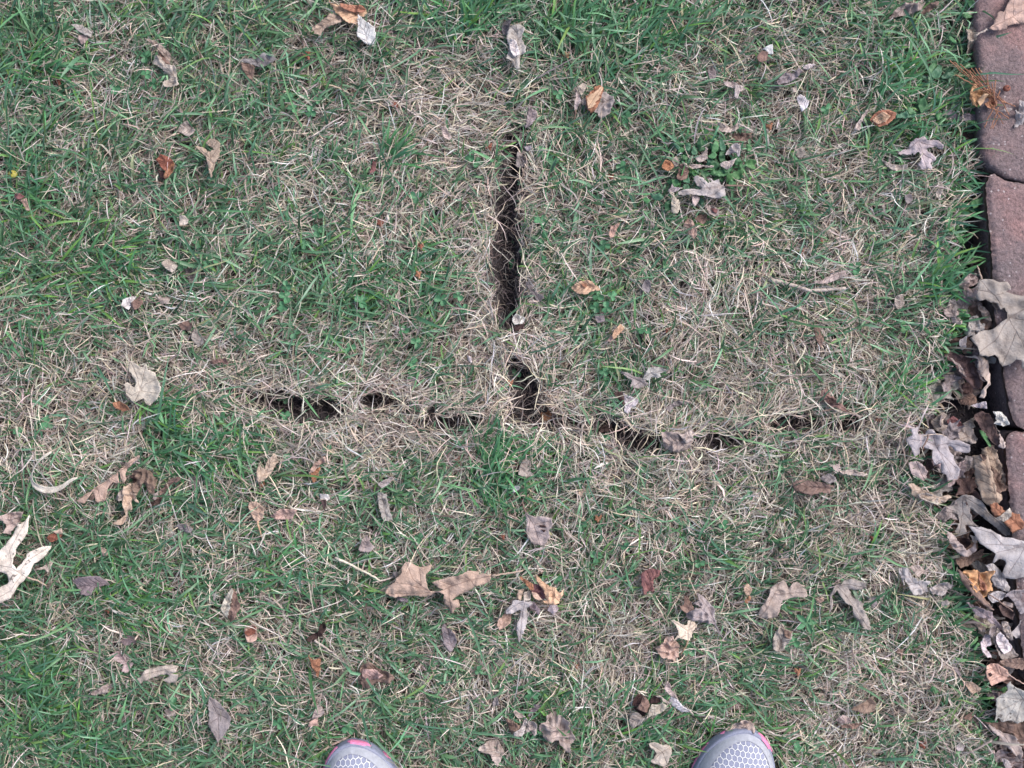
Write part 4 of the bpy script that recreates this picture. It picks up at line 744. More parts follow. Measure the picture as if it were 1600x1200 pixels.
LF('brown and grey leaf folded like a beak at the bottom middle', (q10,'brown','110,420 190,450 330,540 322,592 232,622 200,682 150,602 120,502'), (q10,'lilac','300,690 230,690 228,622 300,590 345,560 385,440 420,400 442,440 422,560 392,662 335,692',{'dz':3}), (q10,'pale','220,312 250,290 342,350 412,392 385,420 300,425 240,360',{'dz':2}), (q10,'dust','440,470 540,460 592,520 582,660 540,692 490,632 410,662 430,562'), z=20, crum=3)
LF('tightly crumpled dark grey brown leaf at the bottom middle', (q10,'dust','610,602 650,500 740,480 742,380 860,355 972,380 1092,450 1080,542 1112,602 1192,742 1160,822 1112,842 1112,970 1040,962 1020,900 960,852 920,782 740,772 680,702'), z=24, crum=5, curl=-.12)
LF('grey brown scrap above the tightly crumpled leaf', (q10,'ash','440,382 500,300 542,202 650,210 602,292 480,392'), z=16)
LF('plum red leaf with a notched tip, right of the lower middle', (K,'plum','605,292 640,265 695,272 692,300 672,310 660,345 667,370 640,375 620,387 608,340'), z=21, crum=2, spot=0)
LF('cream spotted oak leaf tip with four points, lower right of the middle', (o8,'cream','418,592 450,578 520,622 602,668 632,660 642,600 700,592 742,602 742,662 782,650 720,732 690,802 645,862 580,832 500,832 440,867 502,792 512,742 470,652',{'v':'640,860 640,740 690,610;640,740 430,595;640,740 775,655;610,790 450,860'}), z=25, crum=1, spot=.7, stem=(o8,'642,858 625,950 560,1080',-10,'amber'))
LF('crumpled pinkish brown leaf below the cream oak leaf tip', (o8,'pink','215,982 300,890 362,810 442,800 432,862 502,882 532,952 525,1012 532,1082 470,1137 400,1112 350,1082 310,1092 260,1052'), z=22, crum=5, curl=-.1)
LF('brown leaf with a pointed lobe, left one of the pair above the cream oak tip', (o8,'brown','518,390 560,400 590,380 595,268 638,268 692,370 722,420 702,462 620,492 560,452'), z=20)
LF('grey veined leaf with long points above the cream oak tip', (o8,'grey','690,352 802,340 770,240 832,270 902,330 992,432 1002,562 1010,632 880,632 760,602 640,572 622,500 660,472 742,420 830,430',{'v':'1005,630 930,450 780,250;1005,630 860,470 700,355;1005,630 800,560 650,520'}), z=22, crum=4, stem=(o8,'1005,625 1040,720 1120,850',-8,'ash'))
LF('tan leaf with a red lower half, right of the plum red leaf', (o8,'tan','1380,142 1440,100 1502,160 1490,242 1440,272 1390,202'), (o8,'rust','1400,342 1462,262 1492,302 1442,372'), z=18)
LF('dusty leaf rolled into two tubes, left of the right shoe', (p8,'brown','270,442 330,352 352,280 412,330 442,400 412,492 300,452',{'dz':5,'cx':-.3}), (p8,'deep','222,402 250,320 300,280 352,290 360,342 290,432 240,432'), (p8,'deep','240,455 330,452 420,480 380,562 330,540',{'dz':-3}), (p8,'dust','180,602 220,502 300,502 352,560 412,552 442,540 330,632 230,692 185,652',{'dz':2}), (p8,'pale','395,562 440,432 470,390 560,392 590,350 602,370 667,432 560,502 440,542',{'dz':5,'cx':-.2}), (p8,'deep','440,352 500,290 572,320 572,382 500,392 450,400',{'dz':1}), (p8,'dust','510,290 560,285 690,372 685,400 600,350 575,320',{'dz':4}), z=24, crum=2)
LF('white jagged leaf with a tan upper half, left of the right shoe', (p8,'pale','625,202 660,120 697,150 710,220 762,290 782,332 700,300 665,265'), (p8,'white','710,312 782,332 820,382 872,430 942,480 922,505 850,502 780,462 740,442 690,382'), z=26, crum=1.5, spot=0, stem=(p8,'940,485 975,520 990,560',-5,'pale'))
LF('flat grey brown leaf left of the right shoe', (p8,'dust','425,892 500,870 602,912 692,920 722,982 702,1062 660,1162 620,1187 540,1162 450,1122 502,1062 522,1002 450,942',{'v':'450,900 600,1000 660,1160;600,1000 700,950;600,1000 480,1110'}), z=19, crum=1.4, curl=.04)
LF('pale grey long lobed maple leaf below the large tan oak leaf', (n75,'lilac','160,582 220,580 290,590 402,602 382,642 322,682 342,780 312,902 270,1002 235,1072 208,980 205,872 240,802 245,702 150,742 60,742 90,690 122,652 150,612',{'v':'300,592 270,750 240,1050;300,592 180,650 65,740;300,592 395,610'}), (n75,'ash','330,600 402,602 480,700 462,770 400,700 345,672',{'dz':-3}), z=21, crum=1.8, curl=.05)
LF('pair of small tan curled scraps above the long lobed grey leaf', (n75,'tan','198,552 220,470 290,450 275,500 255,575'), (n75,'pale','290,492 370,482 360,582 288,587'), z=20, crum=3)
LF('split orange tan leaf with a dark red inner fold, lower middle', (n75,'rust','240,305 292,330 392,392 402,462 370,467 310,400 258,350'), (n75,'plum','392,402 462,402 510,460 552,540 545,577 500,572 420,532 380,482',{'dz':-2}), (n75,'amber','425,270 502,350 582,410 672,440 682,492 720,485 757,450 740,520 702,602 640,632 600,632 500,592 550,572 530,482 440,362',{'dz':3}), (n75,'pink','380,480 440,500 500,575 470,590 400,540',{'dz':1}), z=23, crum=3, spot=.4)
LF('small lilac scrap below the split orange tan leaf', (n75,'lilac','565,702 602,635 682,650 692,692 642,762'), z=15)
LF('pinkish brown leaf left of the long lobed grey leaf', (n75,'pink','0,802 60,752 142,752 130,852 60,902 0,932 -30,870'), z=16)
LF('pale pinkish leaf with two wide wings, right of the lower middle', (r75,'dust','35,602 70,510 120,450 160,390 182,300 270,230 332,202 382,252 400,312 442,250 510,225 582,270 612,342 602,392 502,402 420,412 320,442 280,562 200,642 112,652 70,652',{'v':'60,640 200,430 300,220;240,380 420,360 600,350;200,430 110,470'}), z=21, crum=3, spot=.3)
LF('dusty oval leaf standing below the two winged pale leaf', (r75,'dust','210,1002 200,902 250,782 312,700 350,770 442,802 420,882 372,952 340,1012 262,1052'), (r75,'brown','300,710 350,772 430,802 400,880 340,850 330,770',{'dz':2}), z=20, crum=3.2)
LF('large drooping grey brown maple leaf, lower right lawn', (r75,'grey','930,270 1002,260 1060,202 1160,190 1262,220 1302,290 1240,312 1170,322 1110,310 1152,392 1240,450 1282,482 1262,540 1332,632 1362,752 1350,802 1270,752 1210,682 1150,622 1142,520 1050,442 982,362 958,322 912,402 902,502 860,592 872,480 890,370',{'v':'965,275 1100,250 1290,290;965,275 1080,400 1340,780;965,275 900,400 870,560'}), z=20, crum=3.4)
LF('small tan red flake between the winged leaf and the drooping leaf', (r75,'pink','710,412 782,400 802,432 750,472'), z=15)
LF('faint grey leaf right of the drooping grey brown leaf', (r75,'grey','1310,402 1402,390 1432,480 1380,522'), z=13)
LF('folded brown leaf with a pointed corner, bottom right lawn', (RR,'brown','385,922 420,905 455,892 485,865 507,900 500,937 450,946'), z=21, crum=2, curl=-.12)
LF('dull tan curled leaf left of the folded brown leaf, bottom right lawn', (RR,'dust','318,977 350,950 382,965 388,985 345,995'), (RR,'brown','340,1000 400,992 448,985 430,1005 390,1017 345,1012'), z=18)
LF('torn brown leaf caught over the toe of the right shoe', (s9,'dust','650,270 720,240 802,200 862,130 942,130 1002,150 1052,222 1060,290 952,290 830,270 742,310 680,312'), z=26, crum=4)
LF('faint reddish leaf scrap at the left of the slit, upper lawn', (B,'plum','545,755 562,760 560,800 535,812'), z=12)
LF('small grey leaf tip at the top edge above the slit', (B,'ash','1150,105 1195,95 1185,150 1160,165'), z=13)
LF('brown crumpled leaf bits in the grass under the cream oak leaf scrap', (J,'deep','235,592 290,560 302,520 332,530 310,582 250,607'), z=17, crum=5)
LF('small grey scrap low in the clover, right of the bright amber leaf', (G,'ash','385,275 430,270 435,305 400,312'), z=9)
LF('pale grey tan leaf with small dark holes, just below the middle of the lawn', (K,'dust','60,-5 78,12 105,22 135,18 185,30 190,58 172,85 178,112 150,160 128,152 105,155 80,130 64,82 70,45',{'v':'62,0 100,60 130,150;100,60 150,50 185,40;85,35 75,90;115,95 160,110'}), (K,'deep','128,60 155,62 160,72 132,70',{'dz':1.6,'crum':.2,'cx':0}), (K,'deep','135,80 158,85 150,95',{'dz':1.6,'crum':.2,'cx':0}), z=23, crum=1.8, curl=.05, stem=(K,'62,0 55,-25 48,-45',-5,'brown'))

# ------------------------------------------------------------------ curled corn husk strip, stalks, needles
def strip(label, cat, name, tile, s, w, z, col, wob=.004, roll=.6, m=None, group=None, z1=None):
    q = pts(tile, s); n = len(q); cz = z / 1000; kz = (H - cz) / H
    P = np.array([[float(X(a)) * kz, float(Y(b)) * kz] for a, b in q]); t = np.linspace(0, n - 1, 26); i = np.minimum(t.astype(int), n - 2); f = (t - i)[:, None]
    P = P[i] * (1 - f) + P[i + 1] * f
    for _ in range(2): P[1:-1] = (P[:-2] + 2 * P[1:-1] + P[2:]) / 4
    c = P.mean(0); P = P - c; T = np.gradient(P, axis=0); T /= np.linalg.norm(T, axis=1)[:, None]; nn = np.stack([-T[:, 1], T[:, 0]], 1)
    u = np.linspace(0, 1, 26); hw = w / 1000 / 2 * (.10 + .9 * np.sin(np.pi * np.clip(u * .96 + .02, 0, 1)) ** .55 * (1 + .22 * np.sin(u * 13 + 1) - .25 * np.sin(u * 5)))
    zc = wob * np.sin(u * 7 + 1) * .5 + (0 if z1 is None else (z1 - z) / 1000 * u); a = roll * np.sin(u * 4 + .6); V = []
    for k in range(5):
        o = (k - 2) / 2; V.append(np.column_stack([P + nn * (hw * o * np.cos(a))[:, None], zc + hw * o * np.sin(a) + hw * .45 * o * o]))
    V = np.stack(V, 1).reshape(-1, 3); ix = np.arange(130).reshape(26, 5)
    F = np.stack([ix[:-1, :-1], ix[:-1, 1:], ix[1:, 1:], ix[1:, :-1]], -1).reshape(-1, 4)
    cc = np.array(PAL[col]) * (1 + .12 * rng.normal(0, 1, (26, 1)).repeat(5, 0))
    mm = m or M_LEAF
    o = np_mesh(name, V, F, mm, col=cc, extra={'vd': np.full(130, .01), 'spot': np.zeros(130)}, smooth=True)
    o.location = (c[0], c[1], cz); sd = o.modifiers.new('thickness', 'SOLIDIFY'); sd.thickness = .0004
    return tag(o, label, cat, group)
strip('cream coloured dry husk strip curled into an open C, left lawn', 'husk', 'dry_husk', E, '245,918 200,945 165,985 142,1040 160,1082 225,1102 290,1088 330,1052 368,1038', 6.8, 33, 'bone', roll=1.0)
def stalk(label, tile, s, z0, z1, r0, col, cat='stalk', name='straw_stalk', group=None):
    q = pts(tile, s); n = len(q); zs = np.linspace(z0, z1, n) / 1000
    P = np.array([[*at(a, b, zz), zz] for (a, b), zz in zip(q, zs)]); c = P.mean(0)
    o = tube(name, bend(P - c, 16, .001), r0, r0 * .7, M_LEAF, col=PAL[col]); o.location = c
    return tag(o, label, cat, group)
stalk('thick bent straw stalk lying across the right lawn', HH, '5,108 60,122 130,140 200,163 280,158 366,150', 22, 24, .0023, 'pale')
stalk('upright pale straw stalk below the cross slit, right of the junction', G, '330,790 325,865 340,940', 24, 26, .0011, 'pale')
stalk('pale straw stalk lying left of the large tan oak leaf', J, '372,212 470,262 530,290 580,322', 24, 22, .0014, 'cream')
stalk('short straw stalk above the reddish brown crumpled leaf', J, '275,602 330,640 392,682', 24, 20, .0012, 'pale')
stalk('straight straw stalk in the lower right lawn, below a five leaved sprig', r75, '648,1012 750,950 870,888', 22, 24, .0010, 'cream')
stalk('grey twig in the upper lawn, right of the top of the slit', C, '118,368 170,335 230,305 285,272', 22, 24, .0010, 'ash')
stalk('thin brown twig reaching from the lawn under the lower leaf pile', j8, '800,852 700,910 560,990 420,1058 350,1092 150,1155', 26, 16, .0012, 'dust', 'twig', 'twig')
stalk('thin straw stalk across the gap beside the lower leaf pile', j8, '640,868 560,915 500,945', 22, 20, .0008, 'pale')
stalk('dark leaf stem crossing the lower leaf pile', i6, '860,165 960,230 1040,290 1100,330', 34, 36, .0007, 'brown', 'stem', 'leaf_stem')
stalk('brown leaf stem lying over the spotted maple leaf', i6, '1030,900 1110,960 1200,1010 1260,1040', 36, 36, .0007, 'pink', 'stem', 'leaf_stem')
nd = '540,580 880,880;640,640 890,890;740,640 930,900;780,640 882,872;700,640 1040,972;860,700 890,885;935,750 915,905;975,850 900,1042;1060,1112 900,1012;960,912 1062,1082;905,1040 830,1200;960,1010 888,1210;970,1082 905,1210;880,962 1002,1162;1030,962 940,902;560,702 885,885;500,560 800,820;600,600 760,800;900,780 940,1000;1120,1000 960,930;690,660 870,860;850,690 900,880'
for w in nd.split(';'):
    q = w.split(); k = rng.uniform(34, 42)
    stalk('single orange brown pine needle in the fan of needles over the top paver', d6, w, k, k + rng.uniform(-5, 5), .00062, 'rust', 'pine needle', 'pine_needle', 'pine needles fanned out over the orange balled leaf')
# ------------------------------------------------------------------ buds, berries
def bud(label, px, py, z, r, col, cat='bud', name='fallen_bud', group=None):
    rr = np.random.default_rng(int(px * 7 + py)); x, y = at(px, py, z / 1000); V = []; F = []; off = 0
    for k in range(5):                                      # little scales round a core
        a = k * 2.4 + rr.uniform(-.3, .3); d = r * (.75 if k else 0) * rr.uniform(.6, 1)
        U, W = np.meshgrid(np.linspace(0, 2 * math.pi, 8, endpoint=False), np.linspace(.05, math.pi - .05, 6))
        q = np.stack([np.cos(U) * np.sin(W) * 1.5, np.sin(U) * np.sin(W) * .8, np.cos(W) * .7], -1).reshape(-1, 3) * r * rr.uniform(.5, .75)
        c_, s_ = math.cos(a), math.sin(a); q = np.stack([q[:, 0] * c_ - q[:, 1] * s_ + d * c_, q[:, 0] * s_ + q[:, 1] * c_ + d * s_, q[:, 2] + rr.uniform(-.2, .3) * r], -1)
        ix = np.arange(48).reshape(6, 8); jx = np.roll(ix, -1, 1)
        V.append(q); F.append(np.stack([ix[:-1], ix[1:], jx[1:], jx[:-1]], -1).reshape(-1, 4) + off); off += 48
    V = np.concatenate(V); o = np_mesh(name, V, F, M_LEAF, col=np.array(PAL[col]) * rr.uniform(.8, 1.25), extra={'vd': np.full(len(V), .01), 'spot': np.full(len(V), .5)}, smooth=True)
    o.location = (x, y, z / 1000); return tag(o, label, cat, group)
def berry(label, px, py, z, r, col, name='berry', dent=.25):
    x, y = at(px, py, z / 1000); U, W = np.meshgrid(np.linspace(0, 2 * math.pi, 20, endpoint=False), np.linspace(.02, math.pi - .02, 14))
    k = r * (1 - dent * np.exp(-(W / .35) ** 2)); q = np.stack([k * np.cos(U) * np.sin(W) * 1.08, k * np.sin(U) * np.sin(W) * .95, k * np.cos(W) * .92], -1).reshape(-1, 3)
    ix = np.arange(280).reshape(14, 20); jx = np.roll(ix, -1, 1)
    o = np_mesh(name, q, np.stack([ix[:-1], ix[1:], jx[1:], jx[:-1]], -1).reshape(-1, 4), M_LEAF, col=np.array(PAL[col]), extra={'vd': np.full(280, .01), 'spot': np.full(280, .3)}, smooth=True)
    o.location = (x, y, z / 1000); tube('stalk', [(0, 0, r * .8), (.0008, .0005, r * 1.2), (.002, .001, r * 1.5)], .0004, .0003, M_LEAF, col=PAL['brown'], parent=o)
    return tag(o, label, 'berry')
PAL['ylw'] = (.50, .46, .10)
berry('small round yellow green berry in the grass near the left edge', 20, 272, 20, .0042, 'ylw')
berry('small dark red berry lying on the top paver', 1573, 138, 36, .0035, 'red')
buds = [(32,72,'brown bud husk near the top left corner'),(93,128,'reddish bud husk in the upper left lawn'),(357,313,'dark red bud husk in the clover left of the small tan scrap'),(481,86,'red brown bud husk below the large tan leaf at the top'),(618,164,'tiny red bud husk in dry grass, upper middle'),
 (595,348,'red bud husk left of the slit, upper lawn'),(658,385,'long dark red bud husk, left of the slit'),(654,429,'bright rust bud husk with a pale tip, left of the slit'),(613,597,'dull red bud husk by the cross slit'),(765,230,'small red bud husk at the left of the slit top'),
 (897,14,'red bud husk at the top edge, right of the middle'),(886,86,'rust bud husk above the cluster of three leaves'),(955,278,'dark red bud husk in dry grass right of the slit top'),(792,389,'bright rust bud husk lying inside the slit'),(798,598,'rust bud husk at the lower slit near the junction'),
 (1045,517,'red brown bud husk right of the slim amber leaf'),(1335,60,'small red bud husk in the top right grass'),(1375,657,'dark red bud husk above the right end of the cross slit'),(1283,375,'reddish bud husk in the right lawn'),(1253,393,'small red bud husk beside the reddish one in the right lawn'),(1203,197,'rust flake near the upper right white leaf'),
 (168,953,'bright red bud husk below the flat blue grey scrap'),(935,810,'orange bud husk in the lower middle lawn'),(785,838,'dark red bud husk left of the torn lower leaf'),(1247,1050,'rust bud husk in the lower right lawn'),(1442,1163,'dark red bud husk in the bottom right grass'),(1364,843,'tiny bright red bud husk in the right lawn'),(410,757,'dark plum bud husk under the small tan twin lobes'),(1406,1018,'tiny plum bud husk in the lower right lawn'),(715,718,'dull red bud husk under the left part of the cross slit'),(900,1038,'brown bud husk in the dry patch, lower middle')]
for a, b, l in buds: bud(l, a, b, (-20 if 'inside the slit' in l else 15), .0032, 'red' if 'red' in l else ('rust' if 'r' in l[:5] else 'brown'))

# ------------------------------------------------------------------ clover
def clover_mesh(seed, five=False):
    r = np.random.default_rng(seed); V = []; F = []; C_ = []; off = 0; k_ = 5 if five else 3
    for k in range(k_):
        a = 2 * math.pi * k / k_ + r.uniform(-.2, .2); L_ = r.uniform(.0048, .0064); n = 14
        t = np.linspace(0, 2 * math.pi, n, endpoint=False)
        if five: rad = np.stack([L_ * (.75 - .72 * np.cos(t)), L_ * .32 * np.sin(t)], 1)
        else: rad = np.stack([L_ * (.56 - .54 * np.cos(t) - .12 * np.exp(-((t - math.pi) / .35) ** 2)), L_ * .50 * np.sin(t) * (1 - .18 * np.cos(t))], 1)
        P = [np.array([L_ * .55, 0])[None], (rad - [L_ * .55, 0]) * .5 + [L_ * .55, 0], rad]; p = np.concatenate(P)
        z = .0018 * (np.abs(p[:, 1]) / (L_ * .5)) + (p[:, 0] / L_) * r.uniform(-.0015, .002)
        c, s = math.cos(a), math.sin(a); V.append(np.stack([p[:, 0] * c - p[:, 1] * s, p[:, 0] * s + p[:, 1] * c, z], 1))
        i1 = 1 + np.arange(n); j1 = np.roll(i1, -1); F += [np.stack([np.zeros(n, int), i1, j1], 1) + off, np.stack([i1, i1 + n, j1 + n], 1) + off, np.stack([i1, j1 + n, j1], 1) + off]
        g = np.array([.075, .205, .10]) * r.uniform(.85, 1.2); cc = np.tile(g, (len(p), 1)); cc[1:n + 1] *= 1.25; C_.append(cc); off += len(p)
    o = np_mesh('clover', np.concatenate(V), np.concatenate(F), M_WEED, col=np.concatenate(C_), smooth=True)
    tube('stem', [(0, 0, 0), (.001, .001, -.006), (.003, .001, -.014)], .0005, .0006, M_WEED, col=(.12, .25, .10), parent=o)
    return o
cl0 = [clover_mesh(5 + k) for k in range(5)]; cl1 = clover_mesh(77, True)
CLV = [(228,89),(229,116),(240,132),(258,70),(180,137),(62,140),(497,157),(485,175),(449,152),(457,170),(570,149),(600,147),(735,245),(747,254),(652,308),(497,335),(497,360),(475,382),(432,298),(325,414),(333,405),(285,415),(447,447),(445,463),(443,478),(460,520),(548,543),(565,470),(690,468),(632,517),(644,585),(650,535),(643,567),(716,462),(728,483),(697,567),(735,615),(444,621),(808,377),(848,371),(843,385),(850,406),(945,384),(846,345),(820,12),(925,8),(1085,15),(872,147),(978,182),(845,240),(970,260),(865,253),(935,463),(948,481),(955,463),(930,480),(1006,515),(943,580),(948,595),(1290,13),(1210,10),(1338,433),(1412,512),(1290,170),(1088,435),(1053,457),(806,585),(805,415),(945,683),(978,855),(960,800),(908,822),(808,985),(998,990),(1075,1015),(1012,1140),(830,1085),(1020,1153),(983,1190),(1247,1170),(1232,950),(1240,1003),(1093,880),(1260,865),(1337,418),(168,832),(172,853),(175,838),(150,945),(640,885),(655,840),(690,845),(710,1030),(715,1036),(748,1048),(435,1130),(470,1115),(545,1140),(88,1185),(315,1185),(270,1100),(355,628),(335,583),(30,675),(75,660),(310,380),(445,650),(510,700),(450,720),(540,775),(590,815),(530,870),(1165,690),(1000,735),(1050,720),(1170,775),(1130,820),(930,870),(870,905)]
for k, (a, b) in enumerate(CLV):
    src = cl0[k % 5]; o = src if k < 5 else src.copy()
    if k >= 5:
        COL.objects.link(o)
        for ch in src.children: c = ch.copy(); COL.objects.link(c); c.parent = o
    z = rng.uniform(.013, .019) if trench(np.array(a), np.array(b)) > 4 else rng.uniform(-.012, -.002)
    o.location = (*at(a, b, z), z); o.rotation_euler = (rng.normal(0, .25), rng.normal(0, .25), rng.uniform(0, 6.28)); s = rng.uniform(.8, 1.25); o.scale = (s, s, s)
    tag(o, 'small green three leaved clover sprig growing in the lawn', 'clover', 'clover sprigs in the lawn')
cl1.name = 'weed_sprig'; cl1.location = (*at(1260, 973, .022), .022); cl1.scale = (1.5,) * 3; tag(cl1, 'bright green sprig with five pointed leaflets, right of the two winged pale leaf', 'weed')

# ------------------------------------------------------------------ broad leaved weeds
wr = np.random.default_rng(4); IVY = []
for k in range(26):
    a_ = wr.uniform(0, 6.28); q = np.array([(0, 0), (12, -26), (30, -34), (38, -20), (66, -22), (60, -4), (84, 4), (60, 12), (62, 30), (36, 24), (26, 34), (10, 22)]) @ np.array([[math.cos(a_), math.sin(a_)], [-math.sin(a_), math.cos(a_)]]) * wr.uniform(.7, 1.15) + [600 + wr.normal(0, 185), 480 + wr.normal(0, 150)]
    IVY.append((c6, ('moss', 'blue', 'green')[k % 3], ' '.join('%.0f,%.0f' % tuple(p) for p in q), {'dz': wr.uniform(-6, 1)}))
WD('leafy weed with small ivy shaped leaves growing under the big lilac grey leaf', (c6,'blue','305,262 340,270 380,300 360,330 330,300'), (c6,'green','360,330 385,300 420,325 395,352 365,350'), (c6,'blue','480,340 500,280 525,300 545,345 530,372 490,372'), (c6,'green','390,380 420,372 452,400 430,425 400,412'),
 (c6,'green','670,290 700,235 740,262 730,330 700,370 672,345'), (c6,'blue','740,230 765,215 805,300 790,350 755,330'), (c6,'green','640,380 690,345 722,372 690,412 650,402'), (c6,'moss','745,345 790,350 800,420 760,440 735,400'), (c6,'green','690,540 760,500 830,520 835,560 760,575 700,572'),
 (c6,'lime','810,570 870,540 960,500 972,540 940,560 930,600 880,600 840,640 815,620'), (c6,'green','930,460 960,455 975,500 950,510'), (c6,'green','480,515 520,510 540,560 510,580 482,550'), (c6,'lime','440,520 470,510 475,545 450,545'), (c6,'moss','560,520 620,505 660,560 610,580'), (c6,'green','300,610 350,600 370,650 330,680 300,650'),
 (c6,'blue','100,730 150,740 190,735 222,770 190,800 130,790 105,765'), (c6,'green','25,790 60,770 102,800 60,830'), (c6,'lime','985,440 1040,415 1095,430 1080,470 1080,510 1040,500 1000,480'), (c6,'moss','600,640 660,690 640,720 600,690'), (c6,'moss','560,200 600,250 620,330 560,340 530,270'), (c6,'blue','430,250 480,270 470,340 420,330'), (c6,'moss','800,420 860,460 870,520 800,540 760,480'), (c6,'moss','700,430 740,470 700,530 650,500 660,440'), (c6,'green','850,600 900,640 880,690 820,680'), (c6,'blue','400,520 450,560 470,640 400,620'), (c6,'moss','230,820 290,800 300,880 240,900'), (c6,'moss','860,380 930,400 960,440 900,470 850,430'), *IVY, z=21, crum=2)
WD('jagged leaved weed with long blue green leaves, upper right lawn', (d6,'blue','320,700 360,650 420,590 442,620 430,680 400,730 350,730'), (d6,'blue','420,720 470,680 540,672 556,692 500,730 430,740'), (d6,'green','300,640 360,562 392,580 380,620 330,680 300,700'), (d6,'green','20,650 60,612 76,650 62,700 30,735'), (d6,'blue','5,490 50,510 72,560 50,580 20,540'), (d6,'lime','90,780 130,790 120,822 95,810'),
 (d6,'blue','0,1080 60,1060 100,1030 130,1070 180,1050 200,1085 300,1070 260,1092 150,1100 60,1105 0,1110'), (d6,'green','120,1000 150,1010 190,1060 130,1075 105,1040'), (d6,'green','220,930 260,920 300,990 240,1060 215,1000'), (d6,'green','490,330 530,350 565,400 540,412 500,370'), (d6,'green','630,130 690,120 722,155 660,175 630,160'), (d6,'moss','660,20 720,10 760,60 700,75'), (d6,'green','370,1080 420,1050 440,1110 390,1130'), z=19, crum=1.6)
WD('bright green lobed weed leaning over the gap by the middle paver', (e6,'lime','530,842 600,780 680,735 690,700 740,670 800,655 828,672 818,700 770,722 745,755 712,755 700,730 640,780 560,842'), (e6,'green','480,805 500,740 540,690 572,705 560,760 530,800 510,842'), (e6,'green','500,600 530,510 572,440 585,450 560,520 530,560'), (e6,'lime','510,950 560,960 602,1000 632,1050 625,1092 590,1080 560,1020 520,980'), (e6,'lime','540,920 582,900 595,940 560,960'), (e6,'green','595,945 650,950 645,972 610,962'), (e6,'blue','410,830 430,810 470,840 460,862 420,855'), z=14, crum=1.5)
WD('round leaved green seedling in the right lawn near the gap', (f6,'green','42,640 70,608 90,622 85,650'), (f6,'lime','42,690 70,672 90,690 70,718 45,710'), (f6,'green','85,660 110,650 132,672 110,690 90,685'), (f6,'green','235,640 280,670 320,710 342,740 320,745 270,700 240,670'), (f6,'blue','475,740 500,722 522,740 500,762'), (f6,'lime','525,735 560,715 582,740 545,762'), z=20, crum=.8)
WD('drooping ash green weed leaves in the bottom right lawn', (i6,'green','320,1070 350,1030 400,1080 360,1110'), (i6,'lime','690,660 730,600 772,566 770,600 730,640'), (i6,'green','720,690 770,622 786,640 745,700'), (i6,'lime','550,760 600,770 700,790 640,805 580,795'), (i6,'lime','985,1060 1030,1035 1042,1070 1000,1092'), (g6,'lime','790,430 830,450 870,520 892,580 875,592 840,530 800,470'), z=24, crum=1)

